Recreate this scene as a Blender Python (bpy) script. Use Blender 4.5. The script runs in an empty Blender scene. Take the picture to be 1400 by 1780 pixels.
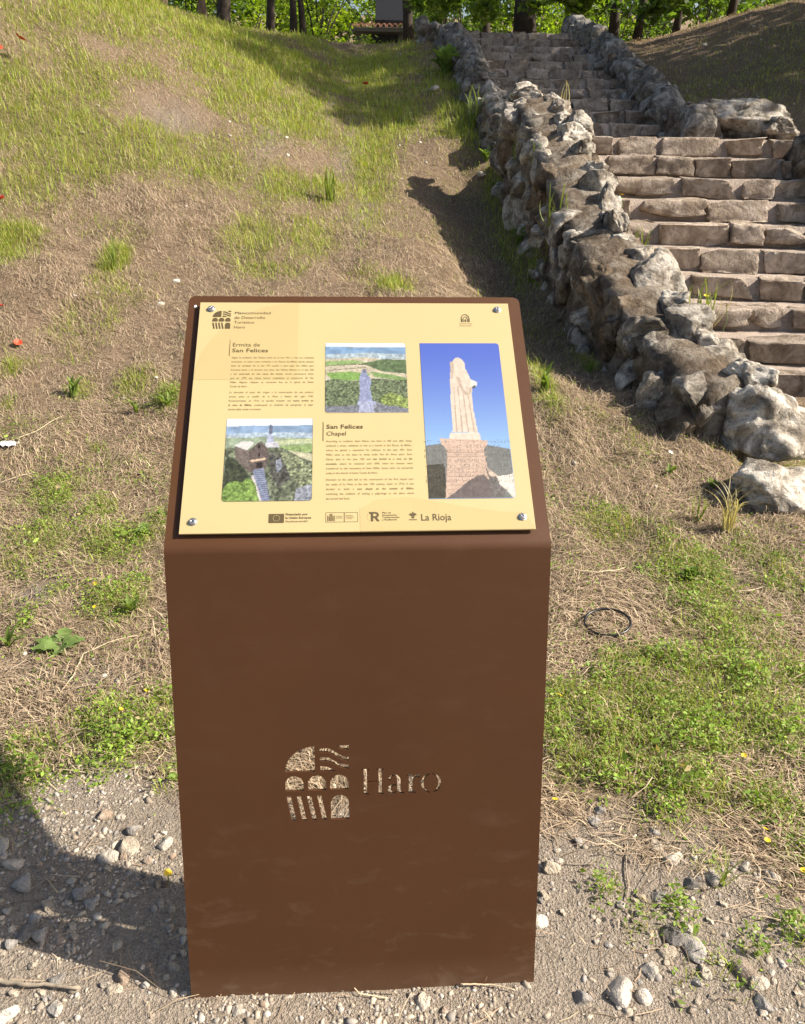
import bpy, bmesh, math, random
import numpy as np
from mathutils import Vector, Matrix, Quaternion, noise as mnoise

random.seed(7)
RNG = np.random.default_rng(11)
R = math.radians
scene = bpy.context.scene
COL = scene.collection

# ------------------------------------------------------------------ camera, sky, sun, exposure
PITCH, ROLL, CAM_H = R(25), 0.017, 1.55
cam_data = bpy.data.cameras.new('camera')
cam_data.sensor_fit = 'HORIZONTAL'
cam_data.sensor_width = 36
cam_data.lens = 36.0
cam_data.clip_start = 0.05
cam_data.clip_end = 2000
cam = bpy.data.objects.new('camera', cam_data)
COL.objects.link(cam)
FWD = np.array([0, math.cos(PITCH), -math.sin(PITCH)])
_r0 = np.array([1.0, 0, 0]); _u0 = np.cross(_r0, FWD)
RIGHT = math.cos(ROLL) * _r0 + math.sin(ROLL) * _u0
UP = -math.sin(ROLL) * _r0 + math.cos(ROLL) * _u0
mw = Matrix.Identity(4)
for i in range(3):
    mw[i][0], mw[i][1], mw[i][2] = RIGHT[i], UP[i], -FWD[i]
mw[2][3] = CAM_H
cam.matrix_world = mw
scene.camera = cam

SUN_EL, SUN_AZ = R(40), R(-5)          # azimuth measured from +X
SUN_DIR = Vector((math.cos(SUN_EL) * math.cos(SUN_AZ), math.cos(SUN_EL) * math.sin(SUN_AZ), math.sin(SUN_EL)))
world = bpy.data.worlds.new('World'); scene.world = world; world.use_nodes = True
wn = world.node_tree; wn.nodes.clear()
sky = wn.nodes.new('ShaderNodeTexSky'); sky.sky_type = 'NISHITA'; sky.sun_disc = False
sky.dust_density = 3.0; sky.ozone_density = 0.6
sky.sun_elevation = SUN_EL; sky.sun_rotation = R(90) - SUN_AZ
bg = wn.nodes.new('ShaderNodeBackground'); bg.inputs['Strength'].default_value = 0.085
wo = wn.nodes.new('ShaderNodeOutputWorld')
wn.links.new(sky.outputs[0], bg.inputs['Color']); wn.links.new(bg.outputs[0], wo.inputs['Surface'])
sl = bpy.data.lights.new('sun', 'SUN'); sl.energy = 5.0; sl.angle = R(0.6); sl.color = (1.0, 0.915, 0.79)
so = bpy.data.objects.new('sun', sl); COL.objects.link(so)
so.rotation_euler = SUN_DIR.to_track_quat('Z', 'Y').to_euler(); so.location = (20, -2, 20)
scene.view_settings.view_transform = 'Standard'
scene.view_settings.look = 'None'
scene.view_settings.exposure = 0.95
scene.view_settings.gamma = 1
scene.view_settings.use_curve_mapping = False

# ------------------------------------------------------------------ small helpers
def srgb(r, g, b):
    f = lambda c: (c / 255 / 12.92) if c / 255 <= 0.04045 else ((c / 255 + 0.055) / 1.055) ** 2.4
    return (f(r), f(g), f(b))

def h2(ix, iy, s):
    n = (ix.astype(np.int64) * 374761393 + iy.astype(np.int64) * 668265263 + s * 974634541) & 0xFFFFFFFF
    n = ((n ^ (n >> 13)) * 1274126177) & 0xFFFFFFFF
    n = ((n ^ (n >> 16)) * 2246822519) & 0xFFFFFFFF
    return ((n ^ (n >> 15)) & 0xFFFFFF) / float(0xFFFFFF)

def vn(x, y, s=0):
    x = np.asarray(x, float); y = np.asarray(y, float)
    ix = np.floor(x); iy = np.floor(y); fx = x - ix; fy = y - iy
    fx = fx * fx * (3 - 2 * fx); fy = fy * fy * (3 - 2 * fy)
    a = h2(ix, iy, s); b = h2(ix + 1, iy, s); c = h2(ix, iy + 1, s); d = h2(ix + 1, iy + 1, s)
    return a + (b - a) * fx + (c - a) * fy + (a - b - c + d) * fx * fy

def fbm(x, y, s=0, o=4):
    t = 0; a = 0.5; w = 0
    for k in range(o):
        t = t + a * vn(x * 2 ** k, y * 2 ** k, s + k * 17); w += a; a *= 0.5
    return t / w

def sst(a, b, x):
    t = np.clip((np.asarray(x, float) - a) / (b - a), 0, 1)
    return t * t * (3 - 2 * t)

def link(o, parent=None):
    COL.objects.link(o)
    if parent is not None: o.parent = parent
    return o

def tag(o, label=None, cat=None, group=None, kind=None):
    if label: o['label'] = label
    if cat: o['category'] = cat
    if group: o['group'] = group
    if kind: o['kind'] = kind
    return o

def empty(name, loc, label=None, cat=None, group=None, rz=0):
    o = bpy.data.objects.new(name, None); o.empty_display_size = 0.1
    o.location = loc; o.rotation_euler = (0, 0, rz); link(o)
    return tag(o, label, cat, group)

def np_mesh(name, V, F, mats, cols=None, smooth=False, midx=None):
    """V (n,3); F (m,k) array of equal-sized faces or list of lists"""
    me = bpy.data.meshes.new(name)
    V = np.asarray(V, np.float32)
    if isinstance(F, np.ndarray):
        k = F.shape[1]; m = F.shape[0]
        me.vertices.add(len(V)); me.vertices.foreach_set('co', V.ravel())
        me.loops.add(m * k); me.loops.foreach_set('vertex_index', F.astype(np.int32).ravel())
        me.polygons.add(m)
        me.polygons.foreach_set('loop_start', np.arange(m, dtype=np.int32) * k)
        if smooth: me.polygons.foreach_set('use_smooth', np.ones(m, bool))
    else:
        me.from_pydata([tuple(map(float, v)) for v in V], [], F)
        if smooth:
            for p in me.polygons: p.use_smooth = True
    for mm in (mats if isinstance(mats, (list, tuple)) else [mats]): me.materials.append(mm)
    if midx is not None: me.polygons.foreach_set('material_index', np.asarray(midx, np.int32))
    me.update(calc_edges=True); me.validate()
    if cols is not None:
        a = me.attributes.new('col', 'FLOAT_COLOR', 'POINT')
        c = np.ones((len(V), 4), np.float32); c[:, :3] = cols
        a.data.foreach_set('color', c.ravel())
    return me

def mobj(name, me, parent=None, loc=(0, 0, 0)):
    o = bpy.data.objects.new(name, me); o.location = loc
    return link(o, parent)

def tube(pts, rad, n=7, cap=True):
    pts = [Vector(p) for p in pts]; V = []; F = []
    up = Vector((0.13, 0.21, 1)).normalized()
    for i, p in enumerate(pts):
        d = (pts[min(i + 1, len(pts) - 1)] - pts[max(i - 1, 0)]).normalized()
        a = d.cross(up)
        if a.length < 1e-3: a = d.cross(Vector((1, 0, 0)))
        a.normalize(); b = d.cross(a).normalized()
        for k in range(n):
            t = 2 * math.pi * k / n
            V.append(p + (a * math.cos(t) + b * math.sin(t)) * rad[i])
    for i in range(len(pts) - 1):
        for k in range(n):
            F.append([i * n + k, i * n + (k + 1) % n, (i + 1) * n + (k + 1) % n, (i + 1) * n + k])
    if cap:
        F.append(list(range(n))[::-1]); F.append([(len(pts) - 1) * n + k for k in range(n)])
    return [tuple(v) for v in V], F

class MB:
    def __init__(s): s.V = []; s.F = []
    def add(s, V, F):
        o = len(s.V); s.V += [tuple(v) for v in V]; s.F += [[i + o for i in f] for f in F]; return s
    def box(s, a, b):
        x0, y0, z0 = a; x1, y1, z1 = b
        return s.add([(x0, y0, z0), (x1, y0, z0), (x1, y1, z0), (x0, y1, z0), (x0, y0, z1), (x1, y0, z1), (x1, y1, z1), (x0, y1, z1)],
                     [[3, 2, 1, 0], [4, 5, 6, 7], [0, 1, 5, 4], [1, 2, 6, 5], [2, 3, 7, 6], [3, 0, 4, 7]])
    def mesh(s, name, m, smooth=False): return np_mesh(name, np.array(s.V), s.F, m, smooth=smooth)
    def build(s, name, m, parent=None, loc=(0, 0, 0), smooth=False): return mobj(name, s.mesh(name, m, smooth), parent, loc)

# ------------------------------------------------------------------ materials
def new_mat(name):
    m = bpy.data.materials.new(name); m.use_nodes = True
    nt = m.node_tree; nt.nodes.clear()
    out = nt.nodes.new('ShaderNodeOutputMaterial'); p = nt.nodes.new('ShaderNodeBsdfPrincipled')
    nt.links.new(p.outputs[0], out.inputs['Surface'])
    return m, nt, p, out

def N(nt, t, **kw):
    n = nt.nodes.new(t)
    for k, v in kw.items():
        if k in n.inputs: n.inputs[k].default_value = v
        else: setattr(n, k, v)
    return n

def ramp(nt, fac, stops):
    n = nt.nodes.new('ShaderNodeValToRGB'); e = n.color_ramp.elements
    while len(e) < len(stops): e.new(0.5)
    for i, (p, c) in enumerate(stops):
        e[i].position = p; e[i].color = (*c, 1) if len(c) == 3 else c
    nt.links.new(fac, n.inputs[0]); return n.outputs[0]

def mixc(nt, fac, a, b, mode='MIX'):
    n = nt.nodes.new('ShaderNodeMix'); n.data_type = 'RGBA'; n.blend_type = mode
    for s, v in ((n.inputs[0], fac), (n.inputs[6], a), (n.inputs[7], b)):
        if hasattr(v, 'is_linked'): nt.links.new(v, s)
        else: s.default_value = v if not isinstance(v, tuple) else (*v, 1)[:4]
    return n.outputs[2]

def noise(nt, vec, scale, detail=4, rough=0.55, dist=0.0):
    n = N(nt, 'ShaderNodeTexNoise', Scale=scale, Detail=detail, Roughness=rough, Distortion=dist)
    if vec is not None: nt.links.new(vec, n.inputs['Vector'])
    return n.outputs['Fac']

def bump(nt, p, h, strength, dist=0.01):
    b = N(nt, 'ShaderNodeBump', Strength=strength, Distance=dist)
    nt.links.new(h, b.inputs['Height']); nt.links.new(b.outputs[0], p.inputs['Normal'])

def plain(name, c, rough=0.6, metallic=0.0, vary=0.12, scale=30):
    m, nt, p, _ = new_mat(name)
    tc = N(nt, 'ShaderNodeTexCoord')
    n = noise(nt, tc.outputs['Object'], scale)
    lo = tuple(x * (1 - vary) for x in c); hi = tuple(min(1, x * (1 + vary)) for x in c)
    nt.links.new(ramp(nt, n, [(0.3, lo), (0.7, hi)]), p.inputs['Base Color'])
    p.inputs['Roughness'].default_value = rough; p.inputs['Metallic'].default_value = metallic
    return m

def attr_mat(name, rough=0.6, transl=0.0, spec=0.3, tint=(1.25, 1.25, 0.55)):
    m, nt, p, out = new_mat(name)
    a = N(nt, 'ShaderNodeAttribute', attribute_name='col')
    col = a.outputs['Color']
    nt.links.new(col, p.inputs['Base Color']); p.inputs['Roughness'].default_value = rough
    p.inputs['Specular IOR Level'].default_value = spec
    if transl:
        t = N(nt, 'ShaderNodeBsdfTranslucent'); mx = N(nt, 'ShaderNodeMixShader'); mx.inputs[0].default_value = transl
        c2 = mixc(nt, 1.0, col, (*tint, 1), 'MULTIPLY')
        nt.links.new(c2, t.inputs['Color'])
        nt.links.new(p.outputs[0], mx.inputs[1]); nt.links.new(t.outputs[0], mx.inputs[2])
        nt.links.new(mx.outputs[0], out.inputs['Surface'])
    return m

def rock_mat(name, dark, mid, pale, tan, lichen=0.5, tan_amt=0.45):
    m, nt, p, _ = new_mat(name)
    tc = N(nt, 'ShaderNodeTexCoord'); oi = N(nt, 'ShaderNodeObjectInfo'); geo = N(nt, 'ShaderNodeNewGeometry')
    pos = geo.outputs['Position']
    n1 = noise(nt, pos, 7, 7, 0.68, 0.6); n2 = noise(nt, pos, 26, 6, 0.7); n3 = noise(nt, pos, 3.1, 4, 0.6)
    base = ramp(nt, n1, [(0.34, dark), (0.47, mid), (0.6, pale), (0.75, mid)])
    tn = ramp(nt, n2, [(0.3, tuple(x * 0.6 for x in tan)), (0.7, tan)])
    f = ramp(nt, n3, [(0.5 - 0.12, (0, 0, 0)), (0.5 + 0.14, (1, 1, 1))])
    fm = N(nt, 'ShaderNodeMath', operation='MULTIPLY'); nt.links.new(f, fm.inputs[0]); fm.inputs[1].default_value = tan_amt
    c = mixc(nt, fm.outputs[0], base, tn)
    spots = ramp(nt, n2, [(0.36, (1, 1, 1)), (0.46, (0, 0, 0))])
    sm = N(nt, 'ShaderNodeMath', operation='MULTIPLY'); nt.links.new(spots, sm.inputs[0]); sm.inputs[1].default_value = lichen
    c = mixc(nt, sm.outputs[0], c, tuple(x * 0.6 for x in dark))
    hv = N(nt, 'ShaderNodeHueSaturation'); mr = N(nt, 'ShaderNodeMapRange')
    nt.links.new(oi.outputs['Random'], mr.inputs['Value']); mr.inputs['To Min'].default_value = 0.72; mr.inputs['To Max'].default_value = 1.22
    nt.links.new(mr.outputs[0], hv.inputs['Value']); nt.links.new(c, hv.inputs['Color'])
    nt.links.new(hv.outputs[0], p.inputs['Base Color']); p.inputs['Roughness'].default_value = 0.9
    p.inputs['Specular IOR Level'].default_value = 0.2
    ad = N(nt, 'ShaderNodeMath', operation='ADD'); nt.links.new(n1, ad.inputs[0]); nt.links.new(n2, ad.inputs[1])
    bump(nt, p, ad.outputs[0], 0.9, 0.03)
    return m

M_STRAW = attr_mat('dry_straw', 0.75, 0.12, 0.2)
M_GRASS = attr_mat('grass_blades', 0.55, 0.38, 0.3)
M_LEAF = attr_mat('leaves', 0.5, 0.5, 0.35, (1.5, 1.6, 0.45))
M_PEBBLE = attr_mat('gravel_stone', 0.9, 0, 0.2)
M_PRINT = attr_mat('printed_photo', 0.38, 0, 0.4)
M_ROCK = rock_mat('lichened_limestone', (0.07, 0.062, 0.052), (0.26, 0.23, 0.19), (0.62, 0.575, 0.50), (0.33, 0.245, 0.16), tan_amt=0.28)
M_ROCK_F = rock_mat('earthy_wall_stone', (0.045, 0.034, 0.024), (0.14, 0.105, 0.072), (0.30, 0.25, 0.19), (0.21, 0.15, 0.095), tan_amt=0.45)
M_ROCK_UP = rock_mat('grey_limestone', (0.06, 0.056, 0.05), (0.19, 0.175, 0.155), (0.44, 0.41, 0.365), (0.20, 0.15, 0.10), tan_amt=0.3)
M_STEP = rock_mat('step_stone', (0.15, 0.115, 0.09), (0.31, 0.25, 0.195), (0.54, 0.455, 0.375), (0.34, 0.26, 0.185), 0.35, 0.6)
M_BARK = plain('bark', (0.048, 0.035, 0.026), 0.95, vary=0.5, scale=14)
M_BARK_SUN = plain('bark_sunlit', (0.17, 0.12, 0.08), 0.95, vary=0.5, scale=14)  # lit copy of the bark, sunlight on the trunk put into its colour

def soil_mat(name, c0, c1, sc=9):
    m, nt, p, _ = new_mat(name)
    geo = N(nt, 'ShaderNodeNewGeometry')
    n1 = noise(nt, geo.outputs['Position'], sc, 7, 0.65); n2 = noise(nt, geo.outputs['Position'], sc * 9, 5, 0.7)
    a = N(nt, 'ShaderNodeMath', operation='ADD'); nt.links.new(n1, a.inputs[0]); nt.links.new(n2, a.inputs[1])
    d = N(nt, 'ShaderNodeMath', operation='MULTIPLY'); nt.links.new(a.outputs[0], d.inputs[0]); d.inputs[1].default_value = 0.5
    nt.links.new(ramp(nt, d.outputs[0], [(0.35, c0), (0.62, c1)]), p.inputs['Base Color'])
    p.inputs['Roughness'].default_value = 0.95; p.inputs['Specular IOR Level'].default_value = 0.15
    bump(nt, p, d.outputs[0], 1.0, 0.03)
    return m
M_TREAD = soil_mat('trodden_earth_tread', (0.29, 0.23, 0.185), (0.54, 0.445, 0.37))
M_CORE = rock_mat('rubble_and_earth', (0.035, 0.028, 0.02), (0.13, 0.105, 0.08), (0.30, 0.265, 0.215), (0.19, 0.13, 0.08), tan_amt=0.55)

# ------------------------------------------------------------------ terrain
XW0, YW0, XW1, YW1 = 1.74, 3.55, 1.20, 8.45          # left wall of the lower flight, centre line
def xwall(y): return XW0 + (XW1 - XW0) * (np.asarray(y, float) - YW0) / (YW1 - YW0)

def height(x, y, fine=True):
    x = np.asarray(x, float); y = np.asarray(y, float)
    z = np.interp(y, [-5, 2.3, 2.8, 3.3, 4, 5, 6, 8, 10, 12, 14, 15.5, 17, 28, 60, 120, 300],
                  [0, 0, 0.02, 0.07, 0.21, 0.43, 0.66, 1.13, 1.63, 2.14, 2.64, 2.96, 3.06, 3.1, 8.5, 11, 12])
    # grassy mound on the left, bank on the right
    z = z + 1.7 * np.exp(-((x + 5.25) / 2.9) ** 2 - ((y - 10.2) / 4.2) ** 2) * sst(2.5, 5.5, y)
    z = z + 0.75 * sst(3.2, 7.0, x) * sst(7.5, 12.0, y) * (1 - 0.6 * sst(16, 22, y))
    z = z - 0.16 * np.exp(-((x + 0.45 + 0.05 * (y - 8)) / 0.75) ** 2) * sst(5.0, 8.5, y) * (1 - sst(15, 17, y))
    z = z - 0.30 * np.exp(-((x - xwall(y) + 0.6) / 0.48) ** 2) * sst(4.2, 5.6, y) * (1 - sst(8.6, 9.6, y))
    # space cut for the stairs
    mL = sst(-0.12, 0.1, x - xwall(y)) * (1 - sst(3.45, 3.7, x + 0.10 * (y - 8))) * sst(2.7, 3.6, y) * (1 - sst(9.6, 9.9, y))
    tL = np.interp(y, [2, 3.5, 5.1, 5.5, 8.4, 8.8, 9.6], [0.0, 0.02, 0.06, -0.05, 1.22, 1.36, 1.36])
    z = z + (tL - z) * mL
    mU = sst(0.78, 0.95, x) * (1 - sst(2.72, 2.9, x)) * sst(9.2, 9.6, y) * (1 - sst(15.3, 15.7, y))
    tU = np.interp(y, [9.2, 9.7, 15.2, 15.7], [1.36, 1.36, 2.8, 2.9])
    z = z + (tU - z) * mU
    if fine:
        amp = 0.010 + 0.05 * sst(1.8, 4.5, y) + 0.05 * sst(20, 30, y)
        z = z + amp * (fbm(x * 1.7, y * 1.7, 3, 3) - 0.5) * 2
        z = z + (0.006 + 0.016 * sst(1.7, 3.5, y)) * (fbm(x * 7, y * 7, 5, 2) - 0.5) * 2
    return z

_cz = np.concatenate([np.arange(0.4, 8, 0.01), np.arange(8, 60, 0.05)])
def at(px, py, off=0.0):
    """ground point seen at a place of the 1400 x 1780 photograph (used only to find positions in the world)"""
    d = FWD + (px - 700) / 1400 * RIGHT - (py - 890) / 1400 * UP
    t = _cz
    P = np.array([0, 0, CAM_H]) + t[:, None] * d
    b = P[:, 2] < height(P[:, 0], P[:, 1]) + off
    i = int(np.argmax(b)) if b.any() else len(t) - 1
    return Vector((P[i, 0], P[i, 1], float(height(P[i, 0], P[i, 1]))))

def blob_field(blobs):
    out = []
    for (cx, cy, rx, ry, s) in blobs:
        c = at(cx, cy); e = at(cx + rx, cy); f0 = at(cx, cy + ry); f1 = at(cx, cy - ry)
        wx = max(0.03, abs(e.x - c.x)); wy = max(0.04, min(abs(f1.y - f0.y) / 2, 1.6))
        out.append((c.x, c.y, wx, wy, s))
    return out

GREEN = blob_field([
    (60, 220, 120, 90, 1.0), (150, 150, 70, 45, .7), (40, 330, 80, 50, .9), (20, 425, 50, 40, .9), (0, 150, 60, 60, .8), (150, 300, 60, 35, .5),
    (260, 128, 50, 14, .7), (330, 280, 110, 45, 1.0), (240, 265, 50, 35, .6), (375, 95, 45, 40, .9), (420, 150, 45, 40, .9), (330, 40, 70, 18, .6),
    (470, 110, 90, 55, 1.0), (520, 190, 50, 50, .7), (650, 130, 80, 55, .9), (690, 200, 60, 40, .9), (650, 290, 45, 80, 1.0), (575, 330, 30, 30, 1.2),
    (500, 320, 60, 30, .7), (440, 420, 55, 40, .9), (540, 415, 45, 35, .8), (200, 452, 22, 24, 1.0), (450, 470, 40, 25, .4), (680, 495, 35, 15, .9), (640, 470, 40, 20, .4),
    (790, 200, 40, 40, 1.0), (820, 230, 30, 40, 1.0), (860, 330, 20, 50, .9), (900, 420, 30, 70, 1.1), (960, 460, 40, 40, .9), (920, 250, 20, 30, .6),
    (18, 642, 20, 14, 1.1), (15, 706, 14, 10, 1.0), (140, 680, 25, 20, .6), (235, 665, 35, 25, .6), (295, 690, 22, 20, .8), (165, 782, 14, 9, 1.0),
    (98, 860, 38, 28, 1.0), (180, 890, 26, 20, 1.0), (120, 560, 22, 28, .5),
    (70, 945, 60, 35, 1.1), (190, 945, 55, 35, 1.1), (262, 925, 25, 35, 1.0), (30, 985, 40, 20, .8), (205, 1045, 50, 30, 1.1), (95, 1035, 14, 20, .9),
    (45, 1080, 14, 25, .6), (220, 1265, 90, 40, 1.3), (60, 1300, 60, 30, 1.1), (30, 1370, 60, 60, 1.2), (160, 1330, 70, 30, .8), (275, 1250, 30, 40, 1.2), (290, 1360, 20, 30, .7), (185, 1215, 20, 8, .7),
    (945, 660, 18, 30, .7), (1025, 635, 18, 18, .8), (1060, 920, 50, 30, 1.1), (1110, 770, 30, 30, .4), (1040, 720, 24, 14, .5), (1200, 995, 55, 55, 1.5), (1170, 950, 35, 30, 1.0),
    (1265, 1085, 60, 50, 1.1), (1190, 1085, 40, 20, .7), (1060, 1150, 22, 16, 1.0), (1170, 1170, 55, 30, 1.2), (1270, 1180, 80, 40, 1.2), (1350, 1130, 40, 70, .7),
    (985, 1215, 30, 25, 1.2), (965, 1260, 30, 40, 1.2), (1090, 1260, 70, 50, 1.4), (1210, 1270, 80, 50, 1.3), (1330, 1270, 60, 60, .9), (1080, 1340, 70, 40, 1.1), (1000, 1330, 45, 40, .9),
    (1210, 1370, 70, 50, 1.2), (1330, 1390, 60, 50, 1.2), (1160, 1420, 45, 30, 1.0), (1380, 1480, 40, 40, .8), (1360, 1000, 45, 45, .9), (1290, 960, 40, 25, .7), (1390, 840, 25, 30, 1.0),
    (1115, 1605, 24, 16, 1.2), (1180, 1580, 26, 18, 1.0), (1050, 1548, 14, 10, 1.0), (1260, 1690, 30, 50, 1.0), (1310, 1650, 20, 30, .6), (1390, 1640, 30, 50, .8), (1230, 1500, 30, 20, .8), (1210, 1640, 14, 20, .8), (1200, 1700, 14, 14, .7)])
BARE = blob_field([(60, 1035, 60, 25, 1.0), (160, 1180, 70, 22, 1.1), (60, 1170, 60, 22, .9), (40, 1150, 50, 20, .6), (610, 250, 18, 60, .8), (580, 175, 10, 40, .9), (630, 380, 20, 40, .7), (300, 210, 60, 25, .8),
                   (1290, 1000, 40, 30, .5), (1380, 1250, 40, 60, .4), (470, 230, 25, 50, .7)])
def field(F, x, y):
    g = np.zeros(np.shape(x))
    for (cx, cy, wx, wy, s) in F:
        g = np.maximum(g, s * np.exp(-(((x - cx) / wx) ** 2 + ((y - cy) / wy) ** 2)))
    return g
def gravel_mask(x, y):
    lim = 1.56 - 0.08 * np.clip(x, -1, 0.4) - 0.18 * sst(0.5, 0.9, x) + 0.16 * (fbm(x * 5, y * 5, 21, 3) - 0.5) * 2
    return 1 - sst(-0.10, 0.14, y - lim)
def green_mask(x, y):
    n = fbm(x * 3.0 / np.maximum(1, y / 4), y * 3.0 / np.maximum(1, y / 4), 31, 3)
    n2 = fbm(x * 1.1, y * 1.1, 131, 4); n3 = fbm(x * 2.6, y * 2.6, 151, 3)
    hill = (sst(4.5, 7, y) * (.10 + .9 * sst(.46, .66, n2)) + .55 * sst(2.6, 4, y) * sst(.52, .68, n3))
    near = sst(1.65, 2.0, y) * (1 - sst(3.2, 4.6, y)) * (.10 + .95 * sst(.46, .64, n2) * (.35 + .65 * sst(.3, .7, x)))
    return np.clip(field(GREEN, x, y) * (0.5 + 1.5 * n) + .50 * hill * (1 - .85 * sst(2.9, 3.6, x) * sst(8, 9.5, y)) * (1 - .5 * sst(-.4, .6, x) * (1 - sst(9.5, 12, y))) * (.45 + 1.0 * n) + near, 0, 1.4)
def woods_mask(x, y): return sst(15.4, 16.6, y)
def shade_grass(x, y): return sst(9.5, 11, y)

def axis(segs):
    out = []
    for a, b, s in segs: out += list(np.arange(a, b, s))
    return np.array(out + [segs[-1][1]])
gx = axis([(-400, -60, 60), (-60, -16, 6), (-16, -7, 0.6), (-7, -2.5, 0.11), (-2.5, 2.6, 0.045), (2.6, 7, 0.11), (7, 16, 0.6), (16, 60, 6), (60, 400, 60)])
gy = axis([(-60, -6, 9), (-6, 0, 0.5), (0, 0.8, 0.1), (0.8, 4.5, 0.045), (4.5, 10, 0.08), (10, 17.5, 0.13), (17.5, 30, 0.8), (30, 60, 4), (60, 460, 50)])
GX, GY = np.meshgrid(gx, gy)
GZ = height(GX, GY)
nx, ny = len(gx), len(gy)
idx = np.arange(nx * ny).reshape(ny, nx)
quads = np.stack([idx[:-1, :-1], idx[:-1, 1:], idx[1:, 1:], idx[1:, :-1]], -1).reshape(-1, 4)
xs, ys = GX.ravel(), GY.ravel()
gcol = np.stack([gravel_mask(xs, ys), np.clip(green_mask(xs, ys), 0, 1), np.clip(field(BARE, xs, ys), 0, 1)], -1)

def ground_mat():
    m, nt, p, _ = new_mat('meadow_ground')
    geo = N(nt, 'ShaderNodeNewGeometry'); pos = geo.outputs['Position']
    a = N(nt, 'ShaderNodeAttribute', attribute_name='col'); sp = N(nt, 'ShaderNodeSeparateColor'); nt.links.new(a.outputs['Color'], sp.inputs[0])
    n1 = noise(nt, pos, 5, 6, 0.65); n2 = noise(nt, pos, 45, 6, 0.7, 0.4); n3 = noise(nt, pos, 180, 3, 0.6)
    straw = ramp(nt, n2, [(0.30, (0.085, 0.055, 0.032)), (0.46, (0.22, 0.155, 0.105)), (0.62, (0.38, 0.285, 0.20)), (0.8, (0.46, 0.36, 0.26))])
    straw = mixc(nt, n1, straw, (0.27, 0.195, 0.13, 1), 'MIX')
    dirt = ramp(nt, n2, [(0.3, (0.20, 0.16, 0.12)), (0.5, (0.36, 0.30, 0.235)), (0.7, (0.50, 0.42, 0.335))])
    dirt2 = ramp(nt, n3, [(0.35, (0.25, 0.2, 0.155)), (0.65, (0.52, 0.44, 0.355))])
    dirt = mixc(nt, 0.5, dirt, dirt2)
    soil = ramp(nt, n2, [(0.3, (0.20, 0.16, 0.125)), (0.7, (0.37, 0.31, 0.25))])
    green = ramp(nt, n2, [(0.35, (0.07, 0.07, 0.022)), (0.65, (0.22, 0.23, 0.075))])
    gm = N(nt, 'ShaderNodeMath', operation='MULTIPLY'); nt.links.new(sp.outputs[1], gm.inputs[0]); gm.inputs[1].default_value = 0.5
    c = mixc(nt, gm.outputs[0], straw, green)
    c = mixc(nt, sp.outputs[2], c, soil)
    c = mixc(nt, sp.outputs[0], c, dirt)
    nt.links.new(c, p.inputs['Base Color'])
    p.inputs['Roughness'].default_value = 0.97; p.inputs['Specular IOR Level'].default_value = 0.1
    ad = N(nt, 'ShaderNodeMath', operation='ADD'); nt.links.new(n2, ad.inputs[0]); nt.links.new(n3, ad.inputs[1])
    bump(nt, p, ad.outputs[0], 1.0, 0.02)
    return m
ground = mobj('ground', np_mesh('ground', np.stack([xs, ys, GZ.ravel()], -1), quads, ground_mat(), cols=gcol, smooth=True))
tag(ground, 'dry sloping ground with straw, grass and a gravel strip at the front', kind='structure')

# ------------------------------------------------------------------ rocks
def rock_mesh(name, seed, m, sub=3, planes=9, rough=0.16, boxy=0.0):
    rr = random.Random(seed)
    bm = bmesh.new(); bmesh.ops.create_icosphere(bm, subdivisions=sub, radius=1)
    pl = []
    for k in range(planes):
        n = Vector((rr.gauss(0, 1), rr.gauss(0, 1), rr.gauss(0, 1))).normalized(); pl.append((n, rr.uniform(0.42, 0.8)))
    if boxy:
        for ax in range(3):
            for s in (-1, 1):
                n = Vector((0, 0, 0)); n[ax] = s; n += Vector((rr.gauss(0, .1), rr.gauss(0, .1), rr.gauss(0, .1)))
                pl.append((n.normalized(), 0.56))
    off = Vector((rr.uniform(-50, 50), rr.uniform(-50, 50), rr.uniform(-50, 50)))
    for v in bm.verts:
        c = v.co.copy()
        if boxy: c *= 1.3
        for n, d in pl:
            e = c.dot(n) - d
            if e > 0: c -= n * e * 0.96
        rid = 1 - abs(mnoise.noise(c * 3.1 + off)) * 2
        dsp = mnoise.noise(c * 1.7 + off) * rough * 1.5 + mnoise.noise(c * 4.2 + off) * rough * 0.9 - max(0, rid - .55) * rough * 1.1 + mnoise.noise(c * 9 + off) * rough * 0.5 + mnoise.noise(c * 19 + off) * rough * 0.25
        v.co = c * (1 + dsp)
    mx = [max(abs(v.co[i]) for v in bm.verts) for i in range(3)]
    for v in bm.verts:
        for i in range(3): v.co[i] /= mx[i]
    me = bpy.data.meshes.new(name); bm.to_mesh(me); bm.free()
    me.materials.append(m)
    for p in me.polygons: p.use_smooth = sub >= 3
    return me
ROCKS = [rock_mesh('wall_stone_mesh', 100 + i, M_ROCK, 5 if i < 6 else 4, 12, .12) for i in range(9)]
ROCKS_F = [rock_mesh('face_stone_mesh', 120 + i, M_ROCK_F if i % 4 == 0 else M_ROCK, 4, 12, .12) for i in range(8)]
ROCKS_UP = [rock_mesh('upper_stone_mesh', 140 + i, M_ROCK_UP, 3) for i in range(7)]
BLOCKS = [rock_mesh('step_block_mesh', 180 + i, M_STEP, 4, 1, 0.065, 1) for i in range(7)]

def put_rock(name, me, loc, size, parent=None, rot=None, pl=(0, 0, 0)):
    o = bpy.data.objects.new(name, me)
    o.location = Vector(loc) - Vector(pl); o.scale = size
    o.rotation_euler = rot if rot else (random.uniform(-.35, .35), random.uniform(-.35, .35), random.uniform(0, 6.28))
    return link(o, parent)

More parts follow.
